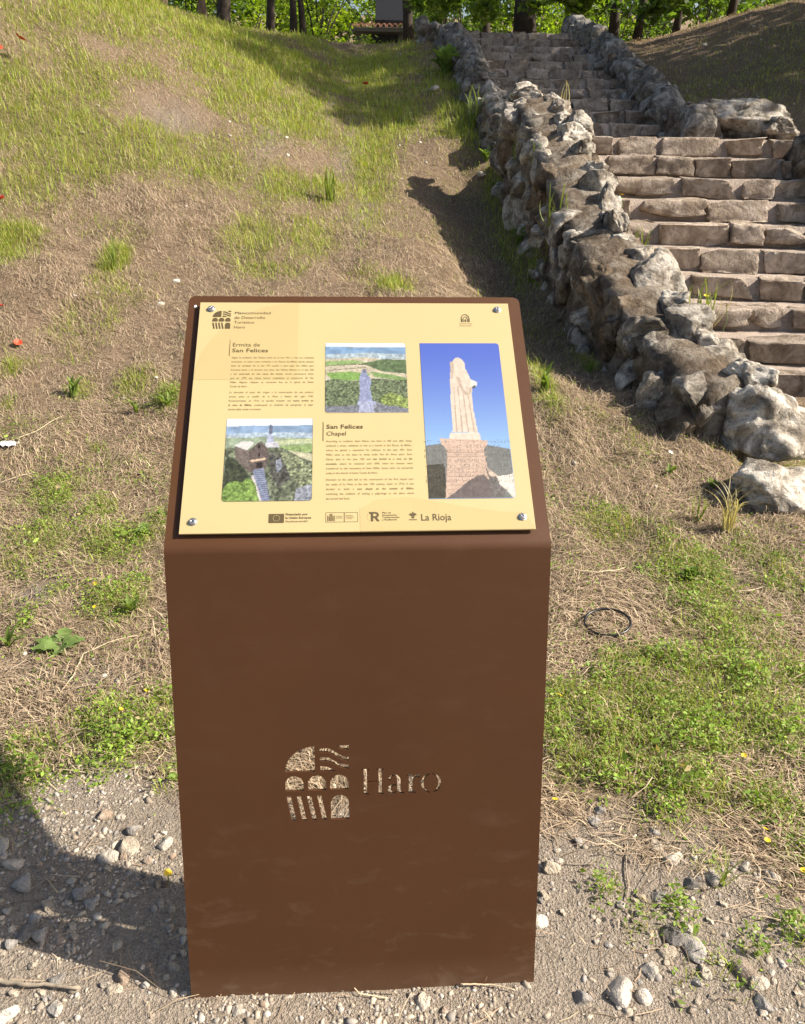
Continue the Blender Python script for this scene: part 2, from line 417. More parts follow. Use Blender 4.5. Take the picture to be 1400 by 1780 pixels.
def rubble_wall(name, label, pts, width, meshes, size, seed, group=None, core=M_CORE, face=None, cat='stone wall'):
    """pts: list of (x, y, top_z); stones on both faces and along the top over an earth core"""
    rr = random.Random(seed)
    base = Vector((pts[0][0], pts[0][1], float(height(pts[0][0], pts[0][1]))))
    e = empty(name, base, label, cat, group)
    L = [0]
    for a, b in zip(pts, pts[1:]): L.append(L[-1] + math.hypot(b[0] - a[0], b[1] - a[1]))
    def P(s):
        return [float(np.interp(s, L, [p[i] for p in pts])) for i in range(3)]
    n = int(L[-1] / 0.045) + 1; V = []; m_ = 20
    for i in range(n + 1):
        sv = L[-1] * i / n; x, y, z = P(sv); x2, y2, _ = P(min(L[-1], sv + .1)); x1, y1, _ = P(max(0, sv - .1))
        d = Vector((x2 - x1, y2 - y1, 0)).normalized(); q = Vector((-d.y, d.x, 0)); w = width * .43
        zt = z - size * .24; zb = min(float(height(x + q.x * .3, y + q.y * .3)), float(height(x - q.x * .3, y - q.y * .3))) - .15
        for k in range(m_ + 1):
            t = k / m_
            if t < .4: c = Vector((x, y, zb + (zt - zb) * t / .4)) + q * w; nn = q
            elif t > .6: c = Vector((x, y, zt - (zt - zb) * (t - .6) / .4)) - q * w; nn = -q
            else: u_ = (t - .4) / .2; c = Vector((x, y, zt + .04 * math.sin(u_ * 3.14))) + q * w * (1 - 2 * u_); nn = Vector((0, 0, 1))
            o3 = Vector((seed * 7.3, 0, 0)); cell = mnoise.cell_vector(c * 5.5 + o3 + Vector((mnoise.noise(c * 9), mnoise.noise(c * 9 + o3), 0)) * .5)
            dsp = .05 * mnoise.noise(c * 6 + o3) + .035 * mnoise.noise(c * 14 + o3) + .02 * mnoise.noise(c * 30 + o3) + .05 * (cell.x - .5)
            V.append(tuple(c + nn * dsp - base))
    F = [[i * (m_ + 1) + k, i * (m_ + 1) + k + 1, (i + 1) * (m_ + 1) + k + 1, (i + 1) * (m_ + 1) + k] for i in range(n) for k in range(m_)]
    F += [[k for k in range(m_ + 1)][::-1], [n * (m_ + 1) + k for k in range(m_ + 1)]]
    mobj('rubble_core', np_mesh('rubble_core', np.array(V), F, core, smooth=True), e)
    # faces
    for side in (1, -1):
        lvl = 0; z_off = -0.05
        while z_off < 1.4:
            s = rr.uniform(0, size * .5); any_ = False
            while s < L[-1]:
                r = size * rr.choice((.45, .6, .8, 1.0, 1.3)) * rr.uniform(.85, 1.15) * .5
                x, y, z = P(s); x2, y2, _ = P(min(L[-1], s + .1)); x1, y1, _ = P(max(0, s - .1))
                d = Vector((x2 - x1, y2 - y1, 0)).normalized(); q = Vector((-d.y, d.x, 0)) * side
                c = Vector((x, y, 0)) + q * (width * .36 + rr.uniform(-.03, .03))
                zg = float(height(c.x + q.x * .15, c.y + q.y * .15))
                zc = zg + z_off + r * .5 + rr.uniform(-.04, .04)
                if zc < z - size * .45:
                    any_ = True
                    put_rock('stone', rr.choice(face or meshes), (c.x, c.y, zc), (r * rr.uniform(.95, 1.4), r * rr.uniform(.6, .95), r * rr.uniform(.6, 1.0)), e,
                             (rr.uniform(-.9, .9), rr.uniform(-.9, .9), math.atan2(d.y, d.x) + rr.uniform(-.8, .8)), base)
                s += r * rr.uniform(1.5, 1.9)
            if not any_: break
            z_off += size * .62; lvl += 1
    # coping
    s = 0.1
    while s < L[-1] + .05:
        r = size * rr.choice((.6, .8, 1.0, 1.15, 1.35)) * rr.uniform(.85, 1.1) * .5; x, y, z = P(s)
        for off in ((-.2, .22) if width > .42 else (rr.uniform(-.06, .06),)):
            x2, y2, _ = P(min(L[-1], s + .1)); x1, y1, _ = P(max(0, s - .1))
            d = Vector((x2 - x1, y2 - y1, 0)).normalized(); q = Vector((-d.y, d.x, 0))
            rz = r * rr.uniform(.75, 1.1)
            lft = off > .1 and face is not None
            put_rock('stone', rr.choice(face if lft else meshes), (x + q.x * off * width * 1.05, y + q.y * off * width * 1.05, z - rz * rr.uniform(.5, .9) - (.10 if lft else 0) + rr.uniform(-.03, .05)),
                     (r * rr.uniform(1.0, 1.45), r * rr.uniform(.75, 1.1), rz), e,
                     (rr.uniform(-.5, .5), rr.uniform(-.6, .6), math.atan2(d.y, d.x) + rr.uniform(-.5, .5)), base)
        s += r * rr.uniform(1.45, 1.85)
    return e, base

wallL, wbase = rubble_wall('stone_wall', 'thick rubble wall of pale lichened boulders left of the lower steps',
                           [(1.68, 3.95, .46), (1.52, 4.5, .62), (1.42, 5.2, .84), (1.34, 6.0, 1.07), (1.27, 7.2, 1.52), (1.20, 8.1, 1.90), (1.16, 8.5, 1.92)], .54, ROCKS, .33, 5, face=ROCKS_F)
# the big boulders that end that wall
for (px, py, D, s, rz) in [(1318, 742, 3.95, (.33, .27, .25), .3), (1335, 852, 3.42, (.26, .2, .17), .1), (1222, 612, 4.55, (.17, .15, .15), .8), (1250, 672, 4.3, (.2, .15, .12), 0.2), (918, 172, 8.45, (.26, .22, .16), .4), (905, 158, 8.6, (.24, .16, .10), 1.4)]:
    d = FWD + (px - 700) / 1400 * RIGHT - (py - 890) / 1400 * UP
    t = D / d[1]
    put_rock('stone', ROCKS[(px // 7) % 4], (d[0] * t, D, CAM_H + d[2] * t), s, wallL, (random.uniform(-.2, .2), random.uniform(-.2, .2), rz), wbase)
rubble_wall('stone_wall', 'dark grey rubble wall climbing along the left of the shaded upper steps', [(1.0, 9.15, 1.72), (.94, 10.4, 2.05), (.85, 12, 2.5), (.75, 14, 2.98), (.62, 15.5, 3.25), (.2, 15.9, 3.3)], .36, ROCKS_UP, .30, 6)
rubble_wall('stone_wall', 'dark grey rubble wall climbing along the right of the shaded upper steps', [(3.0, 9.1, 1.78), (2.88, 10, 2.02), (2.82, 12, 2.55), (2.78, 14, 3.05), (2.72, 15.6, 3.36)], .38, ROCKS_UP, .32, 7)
rubble_wall('stone_wall', 'end of a mossy rubble wall at the right edge beside the lower steps', [(3.62, 8.0, 1.68), (3.74, 7.2, 1.36), (3.88, 6.2, .92), (4.0, 5.0, .4)], .40, ROCKS, .30, 8, face=ROCKS_F)
bo = put_rock('boulder', ROCKS[1], (3.46, 9.35, 1.76), (.62, .34, .30), None, (.05, .1, .12)); tag(bo, 'long rounded boulder with an ochre end beside the stair landing', 'boulder')
bo = put_rock('boulder', ROCKS[2], (3.72, 9.0, 1.66), (.24, .2, .14), None, (.05, .1, .9)); tag(bo, 'small ochre boulder against the long boulder on the landing', 'boulder')

# ------------------------------------------------------------------ stairs
stairs = empty('stone_staircase', (2.4, 5.3, 0), 'weathered stone steps in two flights climbing between rubble walls', 'staircase')
SB = Vector((2.4, 5.3, 0))
def step(cx0, cx1, y, z, depth, rise, ang, seed, nst):
    """one step: earth tread with a row of riser stones. (cx0..cx1) along its nosing, y = nosing distance at the left end"""
    rr = random.Random(seed); g = Vector((math.cos(ang), math.sin(ang), 0)); b = Vector((-g.y, g.x, 0))
    W = cx1 - cx0; o = Vector((cx0, y, z))
    nu, nv = int(W / .08), 6
    V = []; F = []
    for j in range(nv + 1):
        for i in range(nu + 1):
            u = W * i / nu; v = .035 + (depth + .06) * j / nv
            zz = (mnoise.noise(Vector((u * 3, v * 5, seed * 3.1))) * .010 + mnoise.noise(Vector((u * 11, v * 11, seed))) * .006) - .012 * math.sin(min(1, j / nv) * 3.14)
            V.append(o + g * u + b * v + Vector((0, 0, zz)) - SB)
    for j in range(nv):
        for i in range(nu):
            a = j * (nu + 1) + i; F.append([a, a + 1, a + nu + 2, a + nu + 1])
    k0 = len(V)
    for i in range(nu + 1): V.append(o + g * (W * i / nu) + b * .035 + Vector((0, 0, -rise - .1)) - SB)
    for i in range(nu): F.append([k0 + i, k0 + i + 1, i + 1, i])
    st = mobj('step', np_mesh('step', np.array([tuple(v) for v in V]), F, M_TREAD, smooth=True), stairs)
    u = -.05; 
    while u < W:
        w = rr.uniform(.6, 1.5) * W / nst
        s = (w * .525, .12 + rr.uniform(-.015, .02), rise * .53 + rr.uniform(0, .012))
        c = o + g * (u + w / 2) + b * (.082 + rr.uniform(-.02, .016)) + Vector((0, 0, -s[2] + rr.uniform(.008, .022)))
        put_rock('stone', rr.choice(BLOCKS), c, s, st, (rr.uniform(-.05, .05), rr.uniform(-.03, .03) + rr.choice((0, math.pi)), ang + rr.uniform(-.05, .05)), SB)
        u += w
A = R(-5)
for k in range(10):
    y = 8.4 - .34 * k; z = 1.575 - .16 * k
    x0 = float(xwall(y)) - .08
    step(x0, 3.62 + .12 * (8.4 - y) / 3 if k else 3.75, y + .05, z, .34 if k else 1.45, .16, A if k else R(-4), 300 + k, 6)
for k in range(1, 12):
    step(.98 - .02 * k, 2.80, 9.7 + .5 * (k - 1), 1.575 + .135 * k, .5 if k < 11 else .7, .135, R(1), 330 + k, 6)

# ------------------------------------------------------------------ lectern
LX, LY, LYAW = -0.059, 1.054, 0.069
LW, LEAN, LF, TILT, LP = 0.684, 0.23, 0.916, 0.671, 0.57
lect = empty('information_lectern', (LX, LY, 0), 'brown bent steel information lectern with a yellow printed plate', 'lectern', rz=LYAW)
vF = Vector((0, math.sin(LEAN), math.cos(LEAN))); nF = Vector((0, -math.cos(LEAN), math.sin(LEAN)))
vP = Vector((0, math.cos(TILT), math.sin(TILT))); nP = Vector((0, -math.sin(TILT), math.cos(TILT)))
BEND = vF * LF
def front_pt(u, v, n=0): return Vector((u, 0, 0)) + vF * v + nF * n          # metres in the front sheet
def plate_pt(u, v, n=0): return BEND + Vector((u, 0, 0)) + vP * v + nP * n   # metres in the sloping desk

def steel_mat():
    m, nt, p, _ = new_mat('brown_powder_coat')
    tc = N(nt, 'ShaderNodeTexCoord'); o = tc.outputs['Object']
    n1 = noise(nt, o, 3, 3, 0.5); n2 = noise(nt, o, 260, 2, 0.5)
    base = ramp(nt, n1, [(0.3, (0.066, 0.0255, 0.0080)), (0.7, (0.076, 0.0295, 0.0095))])
    mp = N(nt, 'ShaderNodeMapping'); mp.inputs['Scale'].default_value = (5, 5, 11); nt.links.new(o, mp.inputs['Vector'])
    d1 = noise(nt, mp.outputs[0], 2.1, 7, 0.72, 0.5)
    dust = ramp(nt, d1, [(0.54, (0, 0, 0)), (0.78, (1, 1, 1))])
    sx = N(nt, 'ShaderNodeSeparateXYZ'); nt.links.new(o, sx.inputs[0])
    low = N(nt, 'ShaderNodeMapRange'); nt.links.new(sx.outputs[2], low.inputs['Value'])
    low.inputs['From Min'].default_value = 0.42; low.inputs['From Max'].default_value = 0.0; low.inputs['To Min'].default_value = 0.03; low.inputs['To Max'].default_value = 0.20
    dm = N(nt, 'ShaderNodeMath', operation='MULTIPLY'); nt.links.new(dust, dm.inputs[0]); nt.links.new(low.outputs[0], dm.inputs[1])
    edge = N(nt, 'ShaderNodeMapRange'); nt.links.new(sx.outputs[2], edge.inputs['Value'])
    edge.inputs['From Min'].default_value = 0.07; edge.inputs['From Max'].default_value = 0.0; edge.inputs['To Max'].default_value = 0.09
    ad = N(nt, 'ShaderNodeMath', operation='ADD'); nt.links.new(dm.outputs[0], ad.inputs[0]); nt.links.new(edge.outputs[0], ad.inputs[1])
    c = mixc(nt, ad.outputs[0], base, (0.36, 0.27, 0.19, 1))
    nt.links.new(c, p.inputs['Base Color'])
    rr_ = N(nt, 'ShaderNodeMapRange'); nt.links.new(d1, rr_.inputs['Value']); rr_.inputs['To Min'].default_value = 0.46; rr_.inputs['To Max'].default_value = 0.62; p.inputs['Specular IOR Level'].default_value = 0.32
    nt.links.new(rr_.outputs[0], p.inputs['Roughness'])
    bump(nt, p, n2, 0.06, 0.001)
    return m
M_STEEL = steel_mat()
M_PLATE = plain('yellow_plate', (0.452, 0.362, 0.180), 0.42, vary=0.03, scale=5)
M_MARK = plain('plate_tone', (0.424, 0.334, 0.157), 0.38, vary=0.03, scale=5)
M_INK = plain('brown_ink', (0.085, 0.06, 0.022), 0.5, vary=0.1)
M_INK2 = plain('thin_brown_ink', (0.16, 0.115, 0.045), 0.5, vary=0.1)
M_METAL = plain('stainless_screw', (0.55, 0.55, 0.55), 0.32, 1.0, 0.1)
M_PAPERW = plain('white_dot', (0.8, 0.8, 0.78), 0.6)

def curve_mesh(loops, depth):
    """flat face with holes, from 2-D loops (even-odd), given thickness"""
    cu = bpy.data.curves.new('outline', 'CURVE'); cu.dimensions = '2D'; cu.fill_mode = 'BOTH'; cu.extrude = depth / 2
    for lp in loops:
        sp = cu.splines.new('POLY'); sp.points.add(len(lp) - 1); sp.use_cyclic_u = True
        for p_, (u, v) in zip(sp.points, lp): p_.co = (u, v, 0, 1)
    ob = bpy.data.objects.new('outline', cu)
    me = bpy.data.meshes.new_from_object(ob)
    V = [tuple(v.co) for v in me.vertices]; F = [list(p.vertices) for p in me.polygons]
    bpy.data.meshes.remove(me); bpy.data.objects.remove(ob); bpy.data.curves.remove(cu)
    return V, F

def arc(cx, cy, rx, ry, a0, a1, n=12):
    return [(cx + rx * math.cos(R(a0 + (a1 - a0) * i / n)), cy + ry * math.sin(R(a0 + (a1 - a0) * i / n))) for i in range(n + 1)]
def logo_loops():
    L = []
    L.append([(-89.2, 484)] + arc(-89.2, 484, 55.3, 51.2, 90, 180, 14))
    L.append([(-49, 536), (-25.7, 536), (-25.7, 526.5), (-37.8, 527.5), (-43, 531)])
    L.append([(-79.6, 531), (-64.2, 530.4), (-56, 526.5), (-48, 521), (-38, 514.5), (-25.9, 512), (-25.9, 504), (-38, 506.5), (-50.6, 514), (-58, 519), (-65.6, 522.5), (-79.6, 522.6)])
    L.append([(-79.4, 513), (-63.2, 511.6), (-48.3, 502.5), (-38.2, 498.2), (-26, 496.7), (-26, 487.6), (-38.3, 489.4), (-50.9, 496), (-58, 500.5), (-65.9, 504), (-79.4, 504.4)])
    L.append([(-79.2, 495.2), (-66.1, 493), (-57, 488.5), (-49, 484), (-79.2, 484)])
    for x in (-145, -103, -61):
        L.append([(x, 445)] + [(x + 34.2, 445)] + arc(x + 17.1, 459, 17.1, 17, 0, 180, 12))
    for k in range(4):
        x = -144 + 19.1 * k; L.append([(x, 434), (x + 8.6, 434), (x + 18.4, 383), (x + 9.4, 383)])
    L.append([(-60.5, 383), (-26.5, 383)] + arc(-43.5, 417, 17, 17.5, 0, 180, 12))
    return L
HARO = [[(-2, 433), (12, 433), (12, 435), (8, 436.6), (8, 459), (30, 459), (30, 436.6), (26, 435), (26, 433), (40, 433), (40, 435), (36, 436.6), (36, 482.4), (40, 484), (40, 486), (26, 486), (26, 484), (30, 482.4), (30, 461), (8, 461), (8, 482.4), (12, 484), (12, 486), (-2, 486), (-2, 484), (2, 482.4), (2, 436.6), (-2, 435)],
        [(48, 461), (48.6, 466), (52.5, 470.6), (58, 472.6), (64, 472), (69, 468.5), (71.3, 461), (71.3, 440), (73, 436.4), (78, 436.2), (78, 433), (70, 433), (66, 436), (65, 441), (65, 460), (63.4, 467), (58, 469.8), (54.4, 468), (53.6, 464.5), (52.4, 461)],
        [(63.4, 453.4), (54, 451.6), (48, 447.5), (46, 441.5), (48, 435.4), (53.6, 432.6), (59, 433.4), (63.4, 437), (63.4, 439.4), (58.5, 436.6), (54.6, 437.6), (52.8, 442), (54.4, 447), (58, 449.6), (63.4, 450.8)],
        [(83, 433), (100, 433), (100, 435.6), (94.6, 437), (94.6, 458), (97.5, 464), (102, 467), (103.5, 464.4), (106.6, 464.4), (108, 467.6), (106.6, 470.8), (102, 471.4), (97.5, 469), (94.6, 465), (94, 472), (83, 470.6), (83, 468.2), (87, 467), (87, 437), (83, 435.6)],
        arc(129, 452.6, 19.4, 20.4, 97, 263, 14) + arc(129, 452.6, 14, 18.2, 261, 99, 12),
        arc(129, 452.6, 19.4, 20.4, -83, 83, 14) + arc(129, 452.6, 14, 18.2, 81, -81, 12)]
mm = lambda L: [[(a / 1000, b / 1000) for a, b in l] for l in L]
RB = 0.028; PHI = (math.pi / 2 - LEAN) - TILT; T0 = RB * math.tan(PHI / 2); TH = 0.006
vtop = LF - T0
V, F = curve_mesh([[(-LW / 2, -.03), (LW / 2, -.03), (LW / 2, vtop), (-LW / 2, vtop)]] + mm(logo_loops()) + mm(HARO), TH)
sheet = MB(); sheet.add([front_pt(a, b, c - TH / 2) for a, b, c in V], F)
# rounded bend and the desk, one strip with thickness
prof = []
cen = vF * vtop - nF * RB
for i in range(9):
    t = PHI * i / 8
    n_ = (Matrix.Rotation(-t, 3, 'X') @ nF)
    prof.append((cen + n_ * RB, n_))
RC = 0.014
desk = [(T0, 0)] + [(LP - RC, 0)] + [(LP - RC + RC * math.sin(R(a)), RC * (1 - math.cos(R(a)))) for a in (30, 60, 90)]
rows = [(p, n_, LW / 2) for p, n_ in prof] + [(BEND + vP * v, nP, LW / 2 - ins) for v, ins in desk[1:]]
SV = []; SF = []
for p, n_, hw in rows:
    SV += [p + Vector((-hw, 0, 0)), p + Vector((hw, 0, 0)), p + Vector((-hw, 0, 0)) - n_ * TH, p + Vector((hw, 0, 0)) - n_ * TH]
for i in range(len(rows) - 1):
    a = i * 4; b = a + 4
    SF += [[a, a + 1, b + 1, b], [a + 3, a + 2, b + 2, b + 3], [a + 2, a, b, b + 2], [a + 1, a + 3, b + 3, b + 1]]
SF.append([len(SV) - 4, len(SV) - 3, len(SV) - 1, len(SV) - 2])
sheet.add(SV, SF)
sh = sheet.build('steel_sheet', M_STEEL, lect)
MB().box((-.25, .02, -.03), (.25, .2, .006)).build('foot_plate', M_STEEL, lect)

# the yellow plate, on spacers 6 mm above the desk
P0, P1, Q0, Q1 = -.316, .315, .0255, .5445
PN = 0.010
pm = MB()
pts = [(P0, Q0), (P1, Q0), (P1, Q1), (P0, Q1)]
pm.add([plate_pt(u, v, PN) for u, v in pts] + [plate_pt(u, v, PN - .004) for u, v in pts], [[0, 1, 2, 3], [7, 6, 5, 4], [0, 4, 5, 1], [1, 5, 6, 2], [2, 6, 7, 3], [3, 7, 4, 0]])
plate = pm.build('information_plate', M_PLATE, lect)
def flat(name, loops, m, lvl=1, parent=plate):
    mb = MB()
    for lp in (loops if isinstance(loops[0][0], (list, tuple)) else [loops]):
        mb.add([plate_pt(u, v, PN + .0003 * lvl) for u, v in lp], [list(range(len(lp)))])
    return mb.build(name, m, parent)
def flat_holes(name, loops, m, lvl=1, parent=plate):
    V, F = curve_mesh(loops, 0)
    return MB().add([plate_pt(a, b, PN + .0003 * lvl) for a, b, c in V], F).build(name, m, parent)
flat('printed_tone', [(-.117, .3535)] + arc(-.117, .3535, .1985, .1905, 90, 180, 20), M_MARK)
flat('printed_tone', [(.0, .0262), (.0, .070), (.03, .088), (.09, .0935), (.19, .072), (.25, .062), (.3, .06), (.314, .0262)], M_MARK)

GL = {}
def glyph(ch, bold):
    k = (ch, bold)
    if k in GL: return GL[k]
    def mk(s):
        cu = bpy.data.curves.new('glyph', 'FONT'); cu.body = s; cu.resolution_u = 2; cu.offset = 0.013 if bold else 0.0
        ob = bpy.data.objects.new('glyph', cu); me = bpy.data.meshes.new_from_object(ob)
        V = [(v.co.x, v.co.y) for v in me.vertices]; F = [list(p.vertices) for p in me.polygons]
        bpy.data.meshes.remove(me); bpy.data.objects.remove(ob); bpy.data.curves.remove(cu)
        return V, F
    adv = max(v[0] for v in mk('I' + ch + 'I')[0]) - max(v[0] for v in mk('II')[0])
    V, F = mk(ch) if ch != ' ' else ([], [])
    GL[k] = (V, F, adv); return GL[k]
def text_w(s, bold): return sum(glyph(c, bold)[2] for c in s)
def put_text(mb, s, u, v, size, bold=False, sx=1.0, lvl=2):
    for ch in s:
        V, F, adv = glyph(ch, bold)
        if V: mb.add([plate_pt(u + a * size * sx, v + b * size, PN + .0003 * lvl) for a, b in V], F)
        u += adv * size * sx
    return u
def line_fit(name, s, u0, u1, v, cap, bold=False, m=M_INK):
    """a line of lettering between u0 and u1 with the given capital height (all mm)"""
    mb = MB(); size = cap / 1000 / 0.69
    put_text(mb, s, u0 / 1000, v / 1000, size, bold, (u1 - u0) / 1000 / (text_w(s, bold) * size))
    return mb.build(name, m, plate)
def paragraph(lines, u0, u1, v0, dv, size=5.9):
    """justified lines; words between * are bold"""
    mb = MB()
    for i, ln in enumerate(lines):
        words = []; bold = False
        for w in ln.split(' '):
            if w.startswith('*'): bold = True; w = w[1:]
            e = w.endswith('*')
            words.append((w.rstrip('*'), bold))
            if e: bold = False
        sx = 0.86; sz = size / 1000
        tot = sum(text_w(w, b) for w, b in words) * sz * sx; sp = 0.27 * sz
        if i < len(lines) - 1:
            full = (u1 - u0) / 1000; gap = (full - tot) / (len(words) - 1)
            if gap < sp * .8:
                sx *= (full - sp * (len(words) - 1)) / tot; gap = sp
        else: gap = sp
        u = u0 / 1000
        for w, b in words:
            u = put_text(mb, w, u, (v0 - dv * i) / 1000, sz, b, sx) + gap
    return mb.build('printed_text', M_INK2, plate)
line_fit('lettering', 'Mancomunidad', -246, -173, 514, 6.6, False); line_fit('lettering', 'de Desarrollo', -246, -184, 502, 6.6, False)
line_fit('lettering', 'Turístico', -246, -205, 490, 6.6, False); line_fit('lettering', 'Haro', -246, -223, 477.6, 6.6, False)
flat('rule', [(-.2518, .4093), (-.2502, .4093), (-.2502, .4494), (-.2518, .4494)], M_INK)
line_fit('heading', 'Ermita de', -246, -191.6, 432.6, 9.0, False); line_fit('heading', 'San Felices', -246, -175, 418.6, 9.0, True)
flat('rule', [(-.0671, .2131), (-.0655, .2131), (-.0655, .2549), (-.0671, .2549)], M_INK)
line_fit('heading', 'San Felices', -60.6, 9, 240, 9.0, True); line_fit('heading', 'Chapel', -60.6, -22.6, 224.8, 9.0, False)
paragraph(['Según la tradición, San Felices nació en el año 443 y, tras ser ordenado', 'sacerdote, se retiró como ermitaño a los Riscos de Bilibio, donde alcanzó', 'fama de santidad. En el año 493 acudió a este lugar San Millán para',
           'formarse junto a él durante tres años. San Felices falleció en el año 520', 'y fue *enterrado en una cueva del monte,* donde permaneció hasta', 'que en 1090 sus restos fueron trasladados al monasterio de San', 'Millán. Algunas reliquias se conservan hoy en la iglesia de Santo', 'Tomás de Haro.'], -245.5, -85, 403.5, 9.75)
paragraph(['La devoción al santo dio origen a la construcción de una primera', 'ermita junto al castillo de la Mota a finales del siglo XVII.', 'Posteriormente, en 1716, se decidió levantar una *nueva ermita en', '*la cima de Bilibio,* continuando la tradición de peregrinar al lugar', 'donde había vivido el eremita.'], -245.5, -85, 321.5, 9.75)
paragraph(['According to tradition, Saint Felices was born in 443 and, after being', 'ordained a priest, withdrew to live as a hermit in the Riscos de Bilibio,', 'where he gained a reputation for holiness. In the year 493, Saint', 'Millán came to this place to study under him for three years. Saint',
           'Felices died in the year 520 and *was buried in a cave on the', '*mountain,* where he remained until 1090, when his remains were', 'transferred to the monastery of Saint Millán. Some relics are preserved', 'today in the church of Santo Tomás de Haro.'], -60.5, 99.7, 210.5, 9.75)
paragraph(['Devotion to the saint led to the construction of the first chapel near', 'the castle of La Mota in the late 17th century. Later, in 1716, it was', 'decided to build a *new chapel on the summit of Bilibio,*', 'continuing the tradition of making a pilgrimage to the place where', 'the hermit had lived.'], -60.5, 99.7, 128.5, 9.75)
# printed emblems
s_ = 36.1 / 118.6
flat_holes('printed_emblem', [[((-252.7 + (a + 26) * s_) / 1000, (476.9 + (b - 383) * 45.7 / 153) / 1000) for a, b in l] for l in logo_loops()], M_INK, 2)
flat('printed_emblem', [(-.1613, .0443), (-.1344, .0443), (-.1344, .0621), (-.1613, .0621)], M_INK, 2)
stars = []
for k in range(12):
    cx, cy = -.14785 + .0058 * math.cos(R(30 * k)), .0532 + .0058 * math.sin(R(30 * k))
    stars.append([(cx + (.0011 if j % 2 == 0 else .00045) * math.cos(R(90 + 36 * j)), cy + (.0011 if j % 2 == 0 else .00045) * math.sin(R(90 + 36 * j))) for j in range(10)])
flat('printed_stars', stars, M_PLATE, 3)
line_fit('lettering', 'Financiado por', -131.8, -92.5, 58.9, 4.3, True); line_fit('lettering', 'la Unión Europea', -131.8, -86.4, 52.0, 4.3, True); line_fit('lettering', 'NextGenerationEU', -131.8, -92, 45.2, 3.6, False)
def frame_rect(name, a, b, c, d, t):
    return flat(name, [[(a, b), (c, b), (c, b + t), (a, b + t)], [(a, d - t), (c, d - t), (c, d), (a, d)], [(a, b + t), (a + t, b + t), (a + t, d - t), (a, d - t)], [(c - t, b + t), (c, b + t), (c, d - t), (c - t, d - t)]], M_INK2, 2)
frame_rect('printed_frame', -.0607, .0443, -.0275, .0636, .0006); frame_rect('printed_frame', -.0272, .0443, -.0035, .0636, .0006)
flat('printed_emblem', [[(-.0545, .047), (-.0475, .047), (-.0475, .055), (-.049, .0575), (-.053, .0575), (-.0545, .055)], [(-.0535, .058), (-.0485, .058), (-.0478, .0605), (-.0495, .0598), (-.051, .0615), (-.0525, .0598), (-.0542, .0605)],
                        [(-.0575, .0465), (-.0558, .0465), (-.0558, .0575), (-.0575, .0575)], [(-.0462, .0465), (-.0445, .0465), (-.0445, .0575), (-.0462, .0575)]], M_INK2, 2)
line_fit('lettering', 'GOBIERNO', -42.5, -30.5, 54.5, 2.2, False, M_INK2); line_fit('lettering', 'DE ESPAÑA', -42.5, -30.5, 51.2, 2.2, False, M_INK2)
line_fit('lettering', 'MINISTERIO', -24.8, -12, 56, 2.0, False, M_INK2); line_fit('lettering', 'DE INDUSTRIA', -24.8, -9, 53, 2.0, False, M_INK2); line_fit('lettering', 'Y TURISMO', -24.8, -13, 50, 2.0, False, M_INK2)
flat_holes('printed_emblem', [[(.0195, .0448), (.0195, .0598), (.0168, .0598), (.0168, .0636), (.0275, .0636), (.0322, .0622), (.0342, .0585), (.0335, .0548), (.0305, .0522), (.0352, .0448), (.0303, .0448), (.0262, .0515), (.0238, .0515), (.0238, .0448)],
                              [(.0238, .0602), (.0268, .0602), (.0296, .0594), (.0302, .0578), (.0294, .056), (.0266, .0551), (.0238, .0551)]], M_INK, 2)
flat('printed_stars', [[(.0128 + dx + (.0009 if j % 2 == 0 else .0004) * math.cos(R(90 + 36 * j)), .054 + dy + (.0009 if j % 2 == 0 else .0004) * math.sin(R(90 + 36 * j))) for j in range(10)] for dx, dy in ((0, 0), (.0012, .0045), (.0012, -.0045), (.004, .008), (.004, -.008))], M_INK, 2)
for i, (s, e_) in enumerate([('Plan de', 56), ('Recuperación,', 67), ('Transformación', 71), ('y Resiliencia', 66)]): line_fit('lettering', s, 39.8, e_, 60.2 - 4.6 * i, 3.0, True)
flat('printed_emblem', [[(.087, .0555), (.0905, .0605), (.0925, .059), (.0948, .0635), (.0975, .0595), (.099, .061), (.1025, .0555), (.0995, .0565), (.0985, .054), (.091, .054), (.09, .0565)], [(.0915, .0500), (.098, .0500), (.0965, .0535), (.093, .0535)], [(.0875, .0462), (.1020, .0462), (.1020, .0478), (.0875, .0478)]], M_INK, 2)
line_fit('lettering', 'La Rioja', 108.5, 164, 45.2, 13.0, True)
# headphones emblem
hp = [arc(.2226, .5035, .0089, .0122, 0, 180, 14) + arc(.2226, .5035, .0074, .0105, 180, 0, 14)]
hp.append([(.2137, .4955), (.2163, .4955), (.2163, .5035), (.2137, .5035)]); hp.append([(.2289, .4955), (.2315, .4955), (.2315, .5035), (.2289, .5035)])
hp.append(arc(.2226, .5025, .0050, .0070, 0, 180, 10) + arc(.2226, .5025, .0038, .0056, 180, 0, 10)); hp.append([(.2176, .4955), (.2190, .4955), (.2190, .5025), (.2176, .5025)]); hp.append([(.2262, .4955), (.2276, .4955), (.2276, .5025), (.2262, .5025)])
hp.append([(.2212, .4955), (.2240, .4955), (.2240, .5025), (.2212, .5025)])
for l in hp: l.reverse()
flat('printed_emblem', hp, M_INK, 2)
line_fit('lettering', 'AUDIOGUÍA', 209, 236.4, 490.0, 2.4, False, M_INK2); line_fit('lettering', 'ENGLISH', 210, 235, 484.6, 2.4, False, M_INK2)

